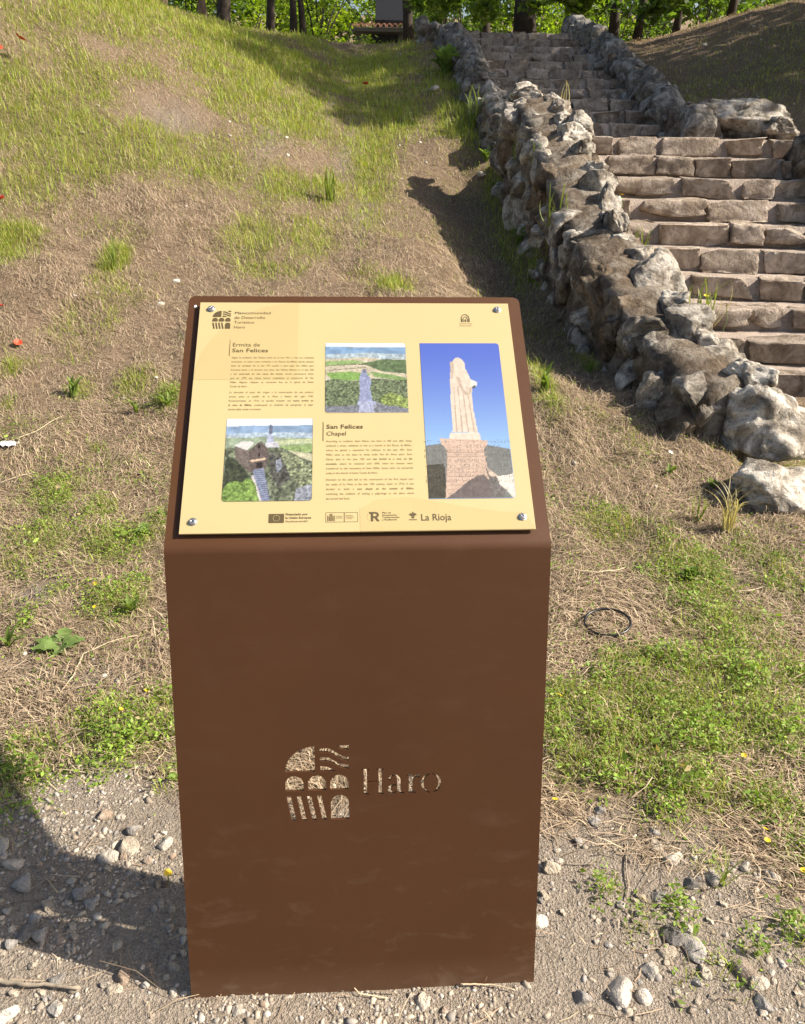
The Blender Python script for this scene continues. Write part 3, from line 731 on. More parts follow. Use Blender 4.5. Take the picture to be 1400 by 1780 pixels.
# printed photographs: flat prints, colours laid down on a fine grid
def inpoly(X, Y, poly):
    c = np.zeros(X.shape, bool); j = len(poly) - 1
    for i in range(len(poly)):
        xi, yi = poly[i]; xj, yj = poly[j]
        if yi != yj: c ^= ((yi > Y) != (yj > Y)) & (X < (xj - xi) * (Y - yi) / (yj - yi) + xi)
        j = i
    return c
def lin(c): c = np.asarray(c) / 255.0; return np.where(c <= .04045, c / 12.92, ((c + .055) / 1.055) ** 2.4)
def paint(img, mask, c, amt=0, sc=30, seed=0, X=None, Y=None):
    k = 1 + amt * (fbm(X * sc * 1.7, Y * sc * 1.7 * (2.2 if X.shape[0] > 200 else 1.1), seed, 4) - .5) * 2
    for i in range(3): img[..., i] = np.where(mask, c[i] * k, img[..., i])
def pic_statue(X, Y):
    I = np.zeros(X.shape + (3,)); t = np.clip(Y / .66, 0, 1)
    for i, (a, b) in enumerate(zip((84, 112, 222), (146, 192, 246))): I[..., i] = a + (b - a) * t ** 1.4
    def P(p, c, amt=.1, sc=30, s=1): paint(I, inpoly(X, Y, p), c, amt, sc, s, X, Y)
    P([(0, .68), (.3, .66), (.6, .665), (1, .705), (1, 1), (0, 1)], (132, 134, 130), .12, 14); P([(0, .80), (.2, .79), (.22, 1), (0, 1)], (84, 80, 66), .3, 30)
    P([(.33, .595), (.335, .42), (.345, .27), (.36, .19), (.36, .14), (.40, .125), (.43, .105), (.47, .10), (.52, .115), (.545, .14), (.55, .18), (.575, .21), (.60, .25), (.66, .265), (.67, .28), (.64, .30), (.61, .315), (.60, .36), (.60, .45), (.62, .53), (.63, .60)], (232, 214, 194), .06, 12, 3)
    P([(.36, .135), (.40, .125), (.41, .17), (.39, .22), (.37, .27), (.362, .2)], (204, 184, 162), .06, 10, 4); P([(.42, .23), (.47, .24), (.50, .32), (.56, .345), (.58, .30), (.60, .31), (.595, .345), (.52, .36), (.46, .31)], (204, 182, 160), .06, 10)
    for x in (.38, .43, .485, .54): P([(x, .30), (x + .012, .30), (x + .03 + (x - .45) * .3, .595), (x + .012 + (x - .45) * .3, .595)], (200, 178, 156), .05)
    P([(.60, .255), (.68, .27), (.665, .30), (.61, .295)], (250, 238, 225), .03); P([(.62, .295), (.66, .29), (.65, .31), (.61, .312)], (90, 96, 110), .05)
    P([(.30, .60), (.64, .60), (.66, .625), (.66, .645), (.28, .645)], (236, 218, 198), .06, 16); P([(.17, .635), (.74, .65), (.73, .675), (.69, .70), (.68, .715), (.24, .71), (.23, .695), (.18, .67)], (222, 190, 168), .08, 20)
    P([(.25, .71), (.68, .71), (.71, .84), (.73, 1), (.19, 1), (.22, .86)], (216, 186, 164), .12, 24, 5)
    for r in range(11):
        y = .72 + r * .025; P([(.22, y), (.72, y), (.72, y + .004), (.22, y + .004)], (190, 160, 140), .1)
    P([(.19, 1), (.30, .965), (.46, .90), (.58, .865), (.66, .86), (.72, .90), (.74, 1)], (120, 108, 104), .15, 24, 6)
    P([(.68, .82), (.76, .84), (.84, .88), (.90, .93), (.86, 1), (.73, 1), (.71, .88)], (122, 116, 112), .3, 30, 7); P([(.80, .87), (.96, .86), (1, .85), (1, 1), (.97, 1), (.90, .95), (.83, .92)], (236, 228, 214), .2, 40, 8); P([(.70, .82), (.78, .85), (.83, .875), (.72, .87)], (222, 196, 176), .2, 30)
    return I
def pic_valley(X, Y):
    I = np.zeros(X.shape + (3,))
    def P(p, c, amt=.1, sc=30, s=1): paint(I, inpoly(X, Y, p), c, amt, sc, s, X, Y)
    full = X > -1; paint(I, full, (196, 190, 170), .1, 6, 2, X, Y)
    P([(0, 0), (1, 0), (1, .07), (0, .05)], (236, 243, 250), .01); P([(0, .05), (.4, .06), (1, .06), (1, .17), (.5, .15), (0, .19)], (128, 166, 208), .18, 8, 4); P([(0, .17), (.5, .14), (1, .17), (1, .24), (0, .24)], (176, 196, 206), .2, 14, 5)
    P([(0, .24), (.5, .21), (1, .28), (1, .52), (0, .52)], (206, 194, 168), .12, 7, 6); P([(0, .27), (.35, .25), (.5, .29), (.2, .33), (0, .33)], (150, 180, 110), .15, 10); P([(.45, .30), (.7, .24), (1, .25), (1, .45), (.7, .42)], (104, 126, 84), .3, 16, 7)
    P([(.0, .44), (.3, .42), (.55, .45), (.5, .54), (.1, .56)], (134, 176, 88), .1, 10); P([(.55, .42), (.85, .47), (1, .52), (1, .56), (.6, .5)], (136, 168, 100), .12, 10)
    for a in ((0, .40, .5, .355), (.3, .30, 1, .36), (0, .335, .5, .30)): P([(a[0], a[1]), (a[2], a[3]), (a[2], a[3] + .008), (a[0], a[1] + .008)], (92, 104, 72), .1)
    P([(0, .55), (.12, .52), (.35, .56), (.6, .52), (.8, .54), (1, .54), (1, .95), (0, .92)], (112, 126, 92), .75, 34, 8); P([(.66, .78), (.8, .72), (1, .8), (1, .96), (.7, .95)], (140, 160, 84), .6, 30, 9)
    P([(0, .91), (.2, .905), (.38, .90), (.42, .86), (.6, .84), (.72, .90), (.86, .91), (1, .95), (1, 1), (0, 1)], (130, 134, 146), .4, 40, 10)
    P([(.43, .46), (.44, .42), (.465, .40), (.485, .40), (.505, .42), (.51, .46), (.545, .50), (.56, .58), (.54, .66), (.56, .78), (.58, .86), (.40, .86), (.42, .7), (.42, .56), (.42, .5)], (150, 160, 198), .12, 20, 11); P([(.45, .40), (.47, .385), (.50, .39), (.50, .43), (.46, .44)], (118, 122, 150), .1)
    P([(.39, .84), (.60, .84), (.61, .88), (.58, .90), (.59, 1), (.40, 1), (.41, .90), (.38, .88)], (172, 180, 212), .1, 20)
    return I
def pic_chapel(X, Y):
    I = np.zeros(X.shape + (3,))
    def P(p, c, amt=.1, sc=30, s=1): paint(I, inpoly(X, Y, p), c, amt, sc, s, X, Y)
    paint(I, X > -1, (112, 120, 96), .7, 22, 2, X, Y)
    P([(0, 0), (1, 0), (1, .12), (0, .12)], (232, 240, 250), .02); P([(0, .10), (.3, .085), (.7, .09), (1, .08), (1, .28), (0, .28)], (140, 170, 206), .2, 9, 4); P([(0, .19), (.5, .17), (1, .18), (1, .27), (0, .25)], (178, 198, 216), .2, 14, 4)
    P([(.0, .24), (.5, .23), (1, .25), (1, .36), (0, .36)], (160, 178, 150), .2, 9, 5); P([(.55, .28), (1, .25), (1, .31), (.6, .33)], (196, 206, 160), .1, 10); P([(.6, .34), (1, .32), (1, .42), (.8, .44)], (150, 176, 110), .25, 16); P([(.72, .40), (1, .44), (1, .54), (.86, .48)], (206, 202, 168), .15, 12)
    P([(.47, .34), (.475, .24), (.49, .2), (.485, .16), (.49, .09), (.51, .07), (.53, .09), (.535, .15), (.525, .2), (.55, .24), (.56, .33)], (176, 186, 214), .12, 20); P([(.488, .19), (.49, .09), (.51, .07), (.53, .09), (.53, .19)], (112, 120, 146), .1)
    P([(.46, .30), (.60, .29), (.62, .36), (.46, .36)], (206, 206, 214), .1, 20)
    P([(.11, .34), (.27, .40), (.29, .66), (.2, .58), (.12, .48)], (122, 110, 102), .25, 34, 6); P([(.27, .41), (.36, .31), (.41, .28), (.49, .38), (.5, .48), (.47, .62), (.29, .66)], (110, 98, 92), .25, 34, 7)
    P([(.10, .335), (.20, .28), (.33, .29), (.31, .33), (.25, .395)], (222, 222, 220), .08, 20); P([(.37, .33), (.40, .33), (.40, .37), (.37, .37)], (44, 40, 40)); P([(.385, .42), (.40, .42), (.40, .47), (.385, .47)], (40, 36, 36))
    P([(.29, .515), (.46, .485), (.47, .51), (.30, .54)], (226, 196, 164), .08); P([(.36, .55), (.40, .535), (.43, .55), (.43, .61), (.37, .61)], (58, 48, 48))
    P([(.02, .45), (.12, .5), (.22, .6), (.29, .70), (.27, .85), (.0, .85)], (74, 80, 60), .5, 24, 8); P([(.5, .40), (.6, .44), (.74, .5), (.8, .7), (.62, .85), (.52, .68)], (92, 92, 84), .7, 26, 9); P([(.58, .52), (.64, .5), (.66, .6), (.6, .68)], (146, 152, 168), .4, 30)
    P([(.62, .42), (.8, .45), (.98, .6), (1, .8), (.9, .86), (.75, .7)], (138, 146, 112), .8, 30, 10); P([(.82, .86), (1, .8), (1, 1), (.8, 1)], (150, 156, 170), .5, 26)
    P([(.33, .63), (.45, .61), (.47, .72), (.50, .85), (.53, 1), (.43, 1), (.39, .84), (.34, .70)], (146, 156, 186), .06, 20)
    for r in range(15):
        y = .64 + r * .024; x = .335 + (y - .63) * .27; P([(x, y), (x + .12, y - .012), (x + .12, y - .004), (x, y + .008)], (96, 104, 132))
    P([(.31, .70), (.335, .69), (.42, .93), (.44, 1), (.40, 1), (.36, .86)], (216, 210, 206), .15, 20)
    P([(0, .86), (.06, .78), (.14, .76), (.22, .78), (.26, .73), (.33, .75), (.37, .82), (.39, .92), (.42, 1), (0, 1)], (128, 160, 76), .55, 22, 12)
    return I
def photo(name, label, u0, u1, v0, v1, fn, nx_, ny_, round_c):
    gx_, gy_ = np.meshgrid(np.linspace(0, 1, nx_), np.linspace(0, 1, ny_))
    I = fn(gx_, gy_)
    gry = I.mean(-1, keepdims=True); I = gry + (I - gry) * .86                     # printed inks, a little dull
    sky_ = (I[..., 2] - I[..., 0] > 45) | (I.min(-1) > 215)
    gr = 1 + (fbm(gx_ * 55, gy_ * 55 * (v1 - v0) / (u1 - u0), 7, 3) - .5) * (.12 if ny_ > 200 else .38) + (np.random.default_rng(5).random(gx_.shape) - .5) * (.05 if ny_ > 200 else .12)
    I = np.where(sky_[..., None], I, I * np.clip(gr, .5, 1.5)[..., None])
    I = lin(np.clip(I, 0, 255)) * .56
    # corners: slide the outer ring of the grid on to a rounded outline
    W, H = u1 - u0, v1 - v0; U = gx_ * W; Vv = (1 - gy_) * H; r = .0065
    for (cx, cy) in round_c:
        ax = r if cx == 0 else W - r; ay = r if cy == 0 else H - r
        dx = (U - ax) * (-1 if cx == 0 else 1); dy = (Vv - ay) * (-1 if cy == 0 else 1)
        m_ = (dx > 0) & (dy > 0); L_ = np.hypot(dx, dy); mxx = np.maximum(dx, dy)
        k = np.where(m_ & (L_ > 0), mxx / np.maximum(L_, 1e-9), 1)
        U = np.where(m_, ax + (U - ax) * k, U); Vv = np.where(m_, ay + (Vv - ay) * k, Vv)
    P_ = np.array(plate_pt(0, 0, PN + .0006)); vp = np.array(vP)
    Vx = P_ + np.stack([u0 + U, np.zeros_like(U), np.zeros_like(U)], -1) + (v0 + Vv)[..., None] * vp
    ii = np.arange(nx_ * ny_).reshape(ny_, nx_)
    q = np.stack([ii[1:, :-1], ii[1:, 1:], ii[:-1, 1:], ii[:-1, :-1]], -1).reshape(-1, 4)
    o = mobj(name, np_mesh(name, Vx.reshape(-1, 3), q, M_PRINT, cols=I.reshape(-1, 3)), plate)
    o['label'] = label; return o
photo('printed_photo', 'printed photo of a wide valley behind a stone figure', -.0627, .0970, .2755, .4410, pic_valley, 120, 124, [(1, 1), (0, 0)])
photo('printed_photo', 'printed photo of a hilltop chapel with a stairway', -.2463, -.0855, .0876, .2628, pic_chapel, 120, 130, [(0, 0), (1, 0)])
photo('printed_photo', 'printed photo of a robed stone statue against blue sky', .1257, .2855, .0885, .4410, pic_statue, 110, 240, [(1, 1), (1, 0)])
# braille over the lower part of the statue print
mb = MB(); rb = random.Random(3)
for row_ in range(9):
    for cell in range(25):
        if rb.random() < .13: continue
        for dx in (0, 1):
            for dy in (0, 1, 2):
                if rb.random() < .5:
                    cu, cv = .1235 + cell * .0066 + dx * .0025, .2125 - row_ * .0105 - dy * .0025
                    if cu > .287: continue
                    rad = .00075
                    b0 = len(mb.V)
                    for k in range(6): mb.V.append(tuple(plate_pt(cu + rad * math.cos(R(60 * k)), cv + rad * math.sin(R(60 * k)), PN + .0007)))
                    mb.V.append(tuple(plate_pt(cu, cv, PN + .0013)))
                    for k in range(6): mb.F.append([b0 + k, b0 + (k + 1) % 6, b0 + 6])
M_BRAILLE = plain('dark_dots', (0.12, 0.11, 0.10), 0.5)
br = mb.build('braille', M_BRAILLE, plate); br['kind'] = 'stuff'
# screws
def screw_mesh():
    bm = bmesh.new(); prof = [(0.0078, 0), (0.0078, .0012), (.0062, .0016), (.0060, .0036), (.0046, .0052), (.0028, .0056), (.0022, .0040), (0, .0040)]
    rings = []
    for r_, z_ in prof[:-1]: rings.append([bm.verts.new((r_ * math.cos(R(30 * k)), r_ * math.sin(R(30 * k)), z_)) for k in range(12)])
    for a, b in zip(rings, rings[1:]):
        for k in range(12): bm.faces.new((a[k], a[(k + 1) % 12], b[(k + 1) % 12], b[k]))
    bm.faces.new(rings[-1])
    me = bpy.data.meshes.new('screw'); bm.to_mesh(me); bm.free(); me.materials.append(M_METAL); return me
sm = screw_mesh()
for u, v in ((-.293, .5272), (.2912, .5275), (-.2937, .0485), (.2930, .0502)):
    s = mobj('screw', sm, lect); s.matrix_local = Matrix.Translation(plate_pt(u, v, PN)) @ Vector(nP).to_track_quat('Z', 'Y').to_matrix().to_4x4() @ Matrix.Rotation(random.uniform(0, 1), 4, 'Z')
dm_ = MB().add([plate_pt(-.3275 + .0028 * math.cos(R(45 * k)), .5418 + .0038 * math.sin(R(45 * k)), .0012) for k in range(8)] + [plate_pt(-.3275, .5418, .002)], [[k, (k + 1) % 8, 8] for k in range(8)])
dm_.build('white_spot', M_PAPERW, lect)

# ------------------------------------------------------------------ ground cover
def hn(x, y): return height(x, y)
def blades(name, base, yaw, L, W, lean, cols, m, curl=0.5, kind='stuff', label=None, lying=False, parent=None, lift=None):
    """ribbon blades with three rows of vertices; lying blades follow the slope"""
    n = len(L); d = np.stack([np.cos(yaw), np.sin(yaw)], -1); s = np.stack([-d[:, 1], d[:, 0]], -1)
    V = np.zeros((n, 6, 3), np.float32)
    if lying:
        cv = curl * (RNG.random(n) - .5)
        for j, t in enumerate((0, .5, 1.0)):
            off = (t - .5) * L; bend = cv * L * (0.25 - (t - .5) ** 2) * 4 * .35
            cx = base[:, 0] + d[:, 0] * off + s[:, 0] * bend; cy = base[:, 1] + d[:, 1] * off + s[:, 1] * bend
            cz = hn(cx, cy) + lift * (1 if j == 1 else (0.5 + (lean if j == 0 else -lean)))
            w = W * (1, .95, .5)[j] / 2
            for q, sg in ((0, -1), (1, 1)):
                V[:, j * 2 + q, 0] = cx + s[:, 0] * w * sg; V[:, j * 2 + q, 1] = cy + s[:, 1] * w * sg; V[:, j * 2 + q, 2] = cz
    else:
        for j, t in enumerate((0, .55, 1.0)):
            hz = L * np.sin(lean) * (t ** 1.7); vz = L * np.cos(lean) * t * (1 - .25 * curl * t)
            w = W * (.9, .8, .08)[j] / 2
            for q, sg in ((0, -1), (1, 1)):
                V[:, j * 2 + q, 0] = base[:, 0] + d[:, 0] * hz + s[:, 0] * w * sg
                V[:, j * 2 + q, 1] = base[:, 1] + d[:, 1] * hz + s[:, 1] * w * sg
                V[:, j * 2 + q, 2] = base[:, 2] + vz - .004
    b = np.arange(n)[:, None] * 6
    F = np.concatenate([b + np.array([0, 1, 3, 2]), b + np.array([2, 3, 5, 4])])
    o = mobj(name, np_mesh(name, V.reshape(-1, 3), F, m, cols=np.repeat(cols, 6, 0)), parent)
    if kind: tag(o, label, kind=kind)
    return o

def leaves(V0, nrm_up, size, cols, rng, asp=0.55):
    """diamond leaves: centre V0 (n,3)"""
    n = len(V0); a = rng.normal(size=(n, 3)); a[:, 2] *= (1 - nrm_up) * .8; a /= np.linalg.norm(a, axis=1)[:, None]
    u = rng.normal(size=(n, 3)); u[:, 2] += nrm_up * 3
    b = np.cross(a, u); b /= np.linalg.norm(b, axis=1)[:, None]
    s = size[:, None]
    V = np.stack([V0 - a * s * .5, V0 + b * s * .5 * asp + a * s * .06, V0 + a * s * .5, V0 - b * s * .5 * asp + a * s * .06], 1)
    return V.reshape(-1, 3), np.arange(n * 4).reshape(n, 4), np.repeat(cols, 4, 0)

def on_stairs(x, y):
    a = (x > xwall(y) - .22) & (x < 3.8) & (y > 4.9) & (y < 9.8)
    b = (x > .75) & (x < 3.0) & (y > 9.0) & (y < 15.9)
    return a | b
def cover_pts(n, y0, y1, pw, spread=.62, xo=.35):
    """points over the ground, denser towards the front"""
    u = RNG.random(n); y = (y0 ** pw + u * (y1 ** pw - y0 ** pw)) ** (1 / pw)
    w = y * spread + xo
    x = (RNG.random(n) * 2 - 1) * w
    return x, y
def mixcol(n, a, b, jit=.12):
    t = RNG.random(n)[:, None]; c = np.array(a) * (1 - t) + np.array(b) * t
    return c * (1 + jit * RNG.normal(size=(n, 1)))
def pick(x, y, p):
    k = RNG.random(len(x)) < p
    return x[k], y[k]

# dry straw, lying; combed by a slow direction field
x, y = cover_pts(300000, 1.0, 7, 0.95); x2_, y2_ = cover_pts(260000, 4, 16.5, 1.5); x, y = np.concatenate([x, x2_]), np.concatenate([y, y2_])
gm_, gr_, ba_ = green_mask(x, y), gravel_mask(x, y), field(BARE, x, y)
pr = (0.30 + 0.75 * sst(.30, .60, fbm(x * 4.0, y * 4.0, 41, 3))) * (1 - .985 * gr_) * (1 - .72 * np.clip(ba_, 0, 1)) * (1 - .62 * np.clip(gm_, 0, 1)) * (1 - on_stairs(x, y))
pr = pr * (1 - .45 * sst(6, 14, y))
x, y = pick(x, y, pr); n = len(x)
far = np.maximum(1, y / 6.0)
yaw = fbm(x * 2.2, y * 2.2, 51, 2) * 9 + RNG.normal(size=n) * .75
L = RNG.gamma(4, .0135, n).clip(.02, .17) * far ** .2; W = RNG.uniform(.0012, .0028, n) * far
c = mixcol(n, (.52, .405, .285), (.31, .222, .145)); dk = RNG.random(n) < .30; c[dk] *= .45; pl_ = RNG.random(n) < .10; c[pl_] = c[pl_] * .5 + np.array((.40, .34, .23))
blades('dry_straw', np.stack([x, y, y], -1), yaw, L, W, RNG.uniform(-.5, .5, n), c.clip(.02, .75), M_STRAW, 1.2, label='tan dry cut grass lying over the slope', lying=True, lift=RNG.gamma(2, .0055, n) * far ** .5)

# short dry stubble, standing
x, y = cover_pts(70000, 1.2, 16, 1.0)
x, y = pick(x, y, (1 - .96 * gravel_mask(x, y)) * (1 - .7 * np.clip(field(BARE, x, y), 0, 1)) * (1 - on_stairs(x, y)) * (.25 + .75 * fbm(x * 2, y * 2, 61, 3))); n = len(x)
far = np.maximum(1, y / 4.2)
c = mixcol(n, (.50, .40, .265), (.30, .24, .14))
blades('dry_stubble', np.stack([x, y, hn(x, y)], -1), RNG.random(n) * 6.28, RNG.uniform(.02, .06, n) * far ** .3, RNG.uniform(.0013, .0028, n) * far, RNG.uniform(.3, 1.4, n), c.clip(.02, .7), M_STRAW, label='thin standing dry stalks on the slope')

# green grass
x, y = cover_pts(330000, 1.0, 6, 0.9); x2_, y2_ = cover_pts(480000, 3.5, 17, 1.4); x, y = np.concatenate([x, x2_]), np.concatenate([y, y2_])
g = green_mask(x, y)
x, y = pick(x, y, np.clip(g * 1.2, 0, 1) ** 1.35 * (1 - .55 * gravel_mask(x, y)) * (1 - on_stairs(x, y)) * (.55 + .45 * sst(2.6, 4.5, y))); n = len(x)
far = np.maximum(1, y / 4.0)
g = np.clip(green_mask(x, y), 0, 1.2)
L = RNG.gamma(5, .0085, n) * (.6 + .6 * g) * (.75 + .85 * sst(2.5, 7, y)); W = RNG.uniform(.0016, .0034, n) * far
c = mixcol(n, (.22, .31, .04), (.42, .47, .09)); yl = RNG.random(n) < .28; c[yl] = mixcol(int(yl.sum()), (.46, .39, .19), (.38, .35, .13))
blades('green_grass', np.stack([x, y, hn(x, y)], -1), RNG.random(n) * 6.28, L, W, RNG.uniform(.15, 1.15, n), c.clip(.01, .6), M_GRASS, .6, label='patchy green grass growing through the straw')

# low leafy weeds in the green patches near the lectern
x, y = cover_pts(260000, 1.0, 4.2, 1.0, .60, .3)
g = green_mask(x, y) * (.25 + 1.3 * sst(.35, .7, fbm(x * 9, y * 9, 71, 3)))
x, y = pick(x, y, np.clip(g, 0, 1) * (1 - .4 * gravel_mask(x, y))); n = len(x)
hh = RNG.random(n) ** 1.5 * .038 * (.5 + np.clip(green_mask(x, y), 0, 1.3))
c = mixcol(n, (.14, .24, .03), (.30, .41, .07), .15)
sz = RNG.uniform(.006, .0145, n) * (.7 + .8 * vn(x * 14, y * 14, 91)); big = (RNG.random(n) < .05) & (vn(x * 6, y * 6, 95) > .5); sz[big] *= 2.0
c = c * (.75 + .5 * vn(x * 8, y * 8, 97))[:, None]; dry = RNG.random(n) < .10; c[dry] = mixcol(int(dry.sum()), (.46, .38, .20), (.34, .27, .14))
V_, F_, C_ = leaves(np.stack([x, y, hn(x, y) + hh + .002], -1), .55, sz, c.clip(.01, .6), RNG, .5)
o = mobj('ground_weeds', np_mesh('ground_weeds', V_, F_, M_GRASS, cols=C_)); tag(o, 'low leafy green weeds covering the ground around the lectern', kind='stuff')

# gravel: small stones as one mass
def pebble_cloud(name, label, x, y, r, cols, sink=.35):
    bm = bmesh.new(); bmesh.ops.create_icosphere(bm, subdivisions=1, radius=1)
    bv = np.array([tuple(v.co) for v in bm.verts]); bf = np.array([[v.index for v in f.verts] for f in bm.faces]); bm.free()
    n = len(x); k = len(bv)
    V = bv[None] * (1 + .32 * RNG.normal(size=(n, k, 1)).clip(-1.2, 1.2))
    sc = np.stack([RNG.uniform(.8, 1.35, n), RNG.uniform(.65, 1.0, n), RNG.uniform(.45, .85, n)], -1)
    V = V * sc[:, None, :]
    a = RNG.random(n) * 6.28; ca, sa = np.cos(a)[:, None], np.sin(a)[:, None]
    V = np.stack([V[..., 0] * ca - V[..., 1] * sa, V[..., 0] * sa + V[..., 1] * ca, V[..., 2]], -1) * r[:, None, None]
    V += np.stack([x, y, hn(x, y) + r * (0.5 - sink)], -1)[:, None, :]
    F = (np.arange(n)[:, None, None] * k + bf[None]).reshape(-1, 3)
    return tag(mobj(name, np_mesh(name, V.reshape(-1, 3), F, M_PEBBLE, cols=np.repeat(cols, k, 0))), label, kind='stuff')
x, y = cover_pts(70000, .72, 2.3, 1.0, .62, .35)
x, y = pick(x, y, np.clip(gravel_mask(x, y) * (.10 + 1.1 * sst(.42, .66, fbm(x * 6, y * 6, 81, 3))) + .05 * (1 - gravel_mask(x, y)), 0, 1)); n = len(x)
r = RNG.gamma(1.6, .0016, n).clip(.001, .011)
c = mixcol(n, (.26, .215, .165), (.46, .39, .305), .16); gk = RNG.random(n) < .3; c[gk] = mixcol(int(gk.sum()), (.26, .235, .205), (.40, .365, .325))
pebble_cloud('gravel', 'small mixed beige and grey gravel on the bare strip in front', x, y, r, c.clip(.03, .75), .62)
x, y = cover_pts(9000, 2.0, 15, 1.1); x, y = pick(x, y, .05 * (1 - on_stairs(x, y))); n = len(x)
pebble_cloud('small_stones', 'scattered tiny pale stones between the straw on the slope', x, y, RNG.gamma(2, .004, n).clip(.003, .02) * np.maximum(1, y / 6), mixcol(n, (.34, .3, .25), (.55, .5, .43)).clip(.03, .75))

# ------------------------------------------------------------------ loose stones one can point at
M_ST = [rock_mat('pale_stone', (.30, .25, .19), (.48, .41, .32), (.62, .55, .45), (.50, .40, .28), .15, .4),
        rock_mat('grey_stone', (.20, .18, .16), (.32, .295, .265), (.46, .43, .395), (.34, .29, .235), .15, .3),
        rock_mat('white_stone', (.34, .30, .25), (.48, .43, .36), (.60, .55, .48), (.44, .36, .28), .1, .3),
        rock_mat('pinkish_stone', (.27, .19, .14), (.38, .29, .22), (.50, .41, .33), (.36, .26, .18), .15, .4)]
SHAPES = [[rock_mesh('loose_stone_mesh', 500 + 7 * k + j, mt, 3, 7, .07) for j in range(3)] for k, mt in enumerate(M_ST)]
def loose(px, py, sx, sy, kind, label, rz=None, zf=.55, shape=0, group=None, name='stone'):
    c = at(px, py); D = math.hypot(c.y, CAM_H); k = D / 1400 / 2
    a, b = sx * k, sy * k * 1.1; h = min(a, b) * zf * 1.3
    o = put_rock(name, SHAPES[kind][shape % 3], (c.x, c.y, c.z + h * .2), (a, b, h), None, (random.uniform(-.15, .15), random.uniform(-.15, .15), rz if rz is not None else random.uniform(-.6, .6)))
    return tag(o, label, 'stone', group)
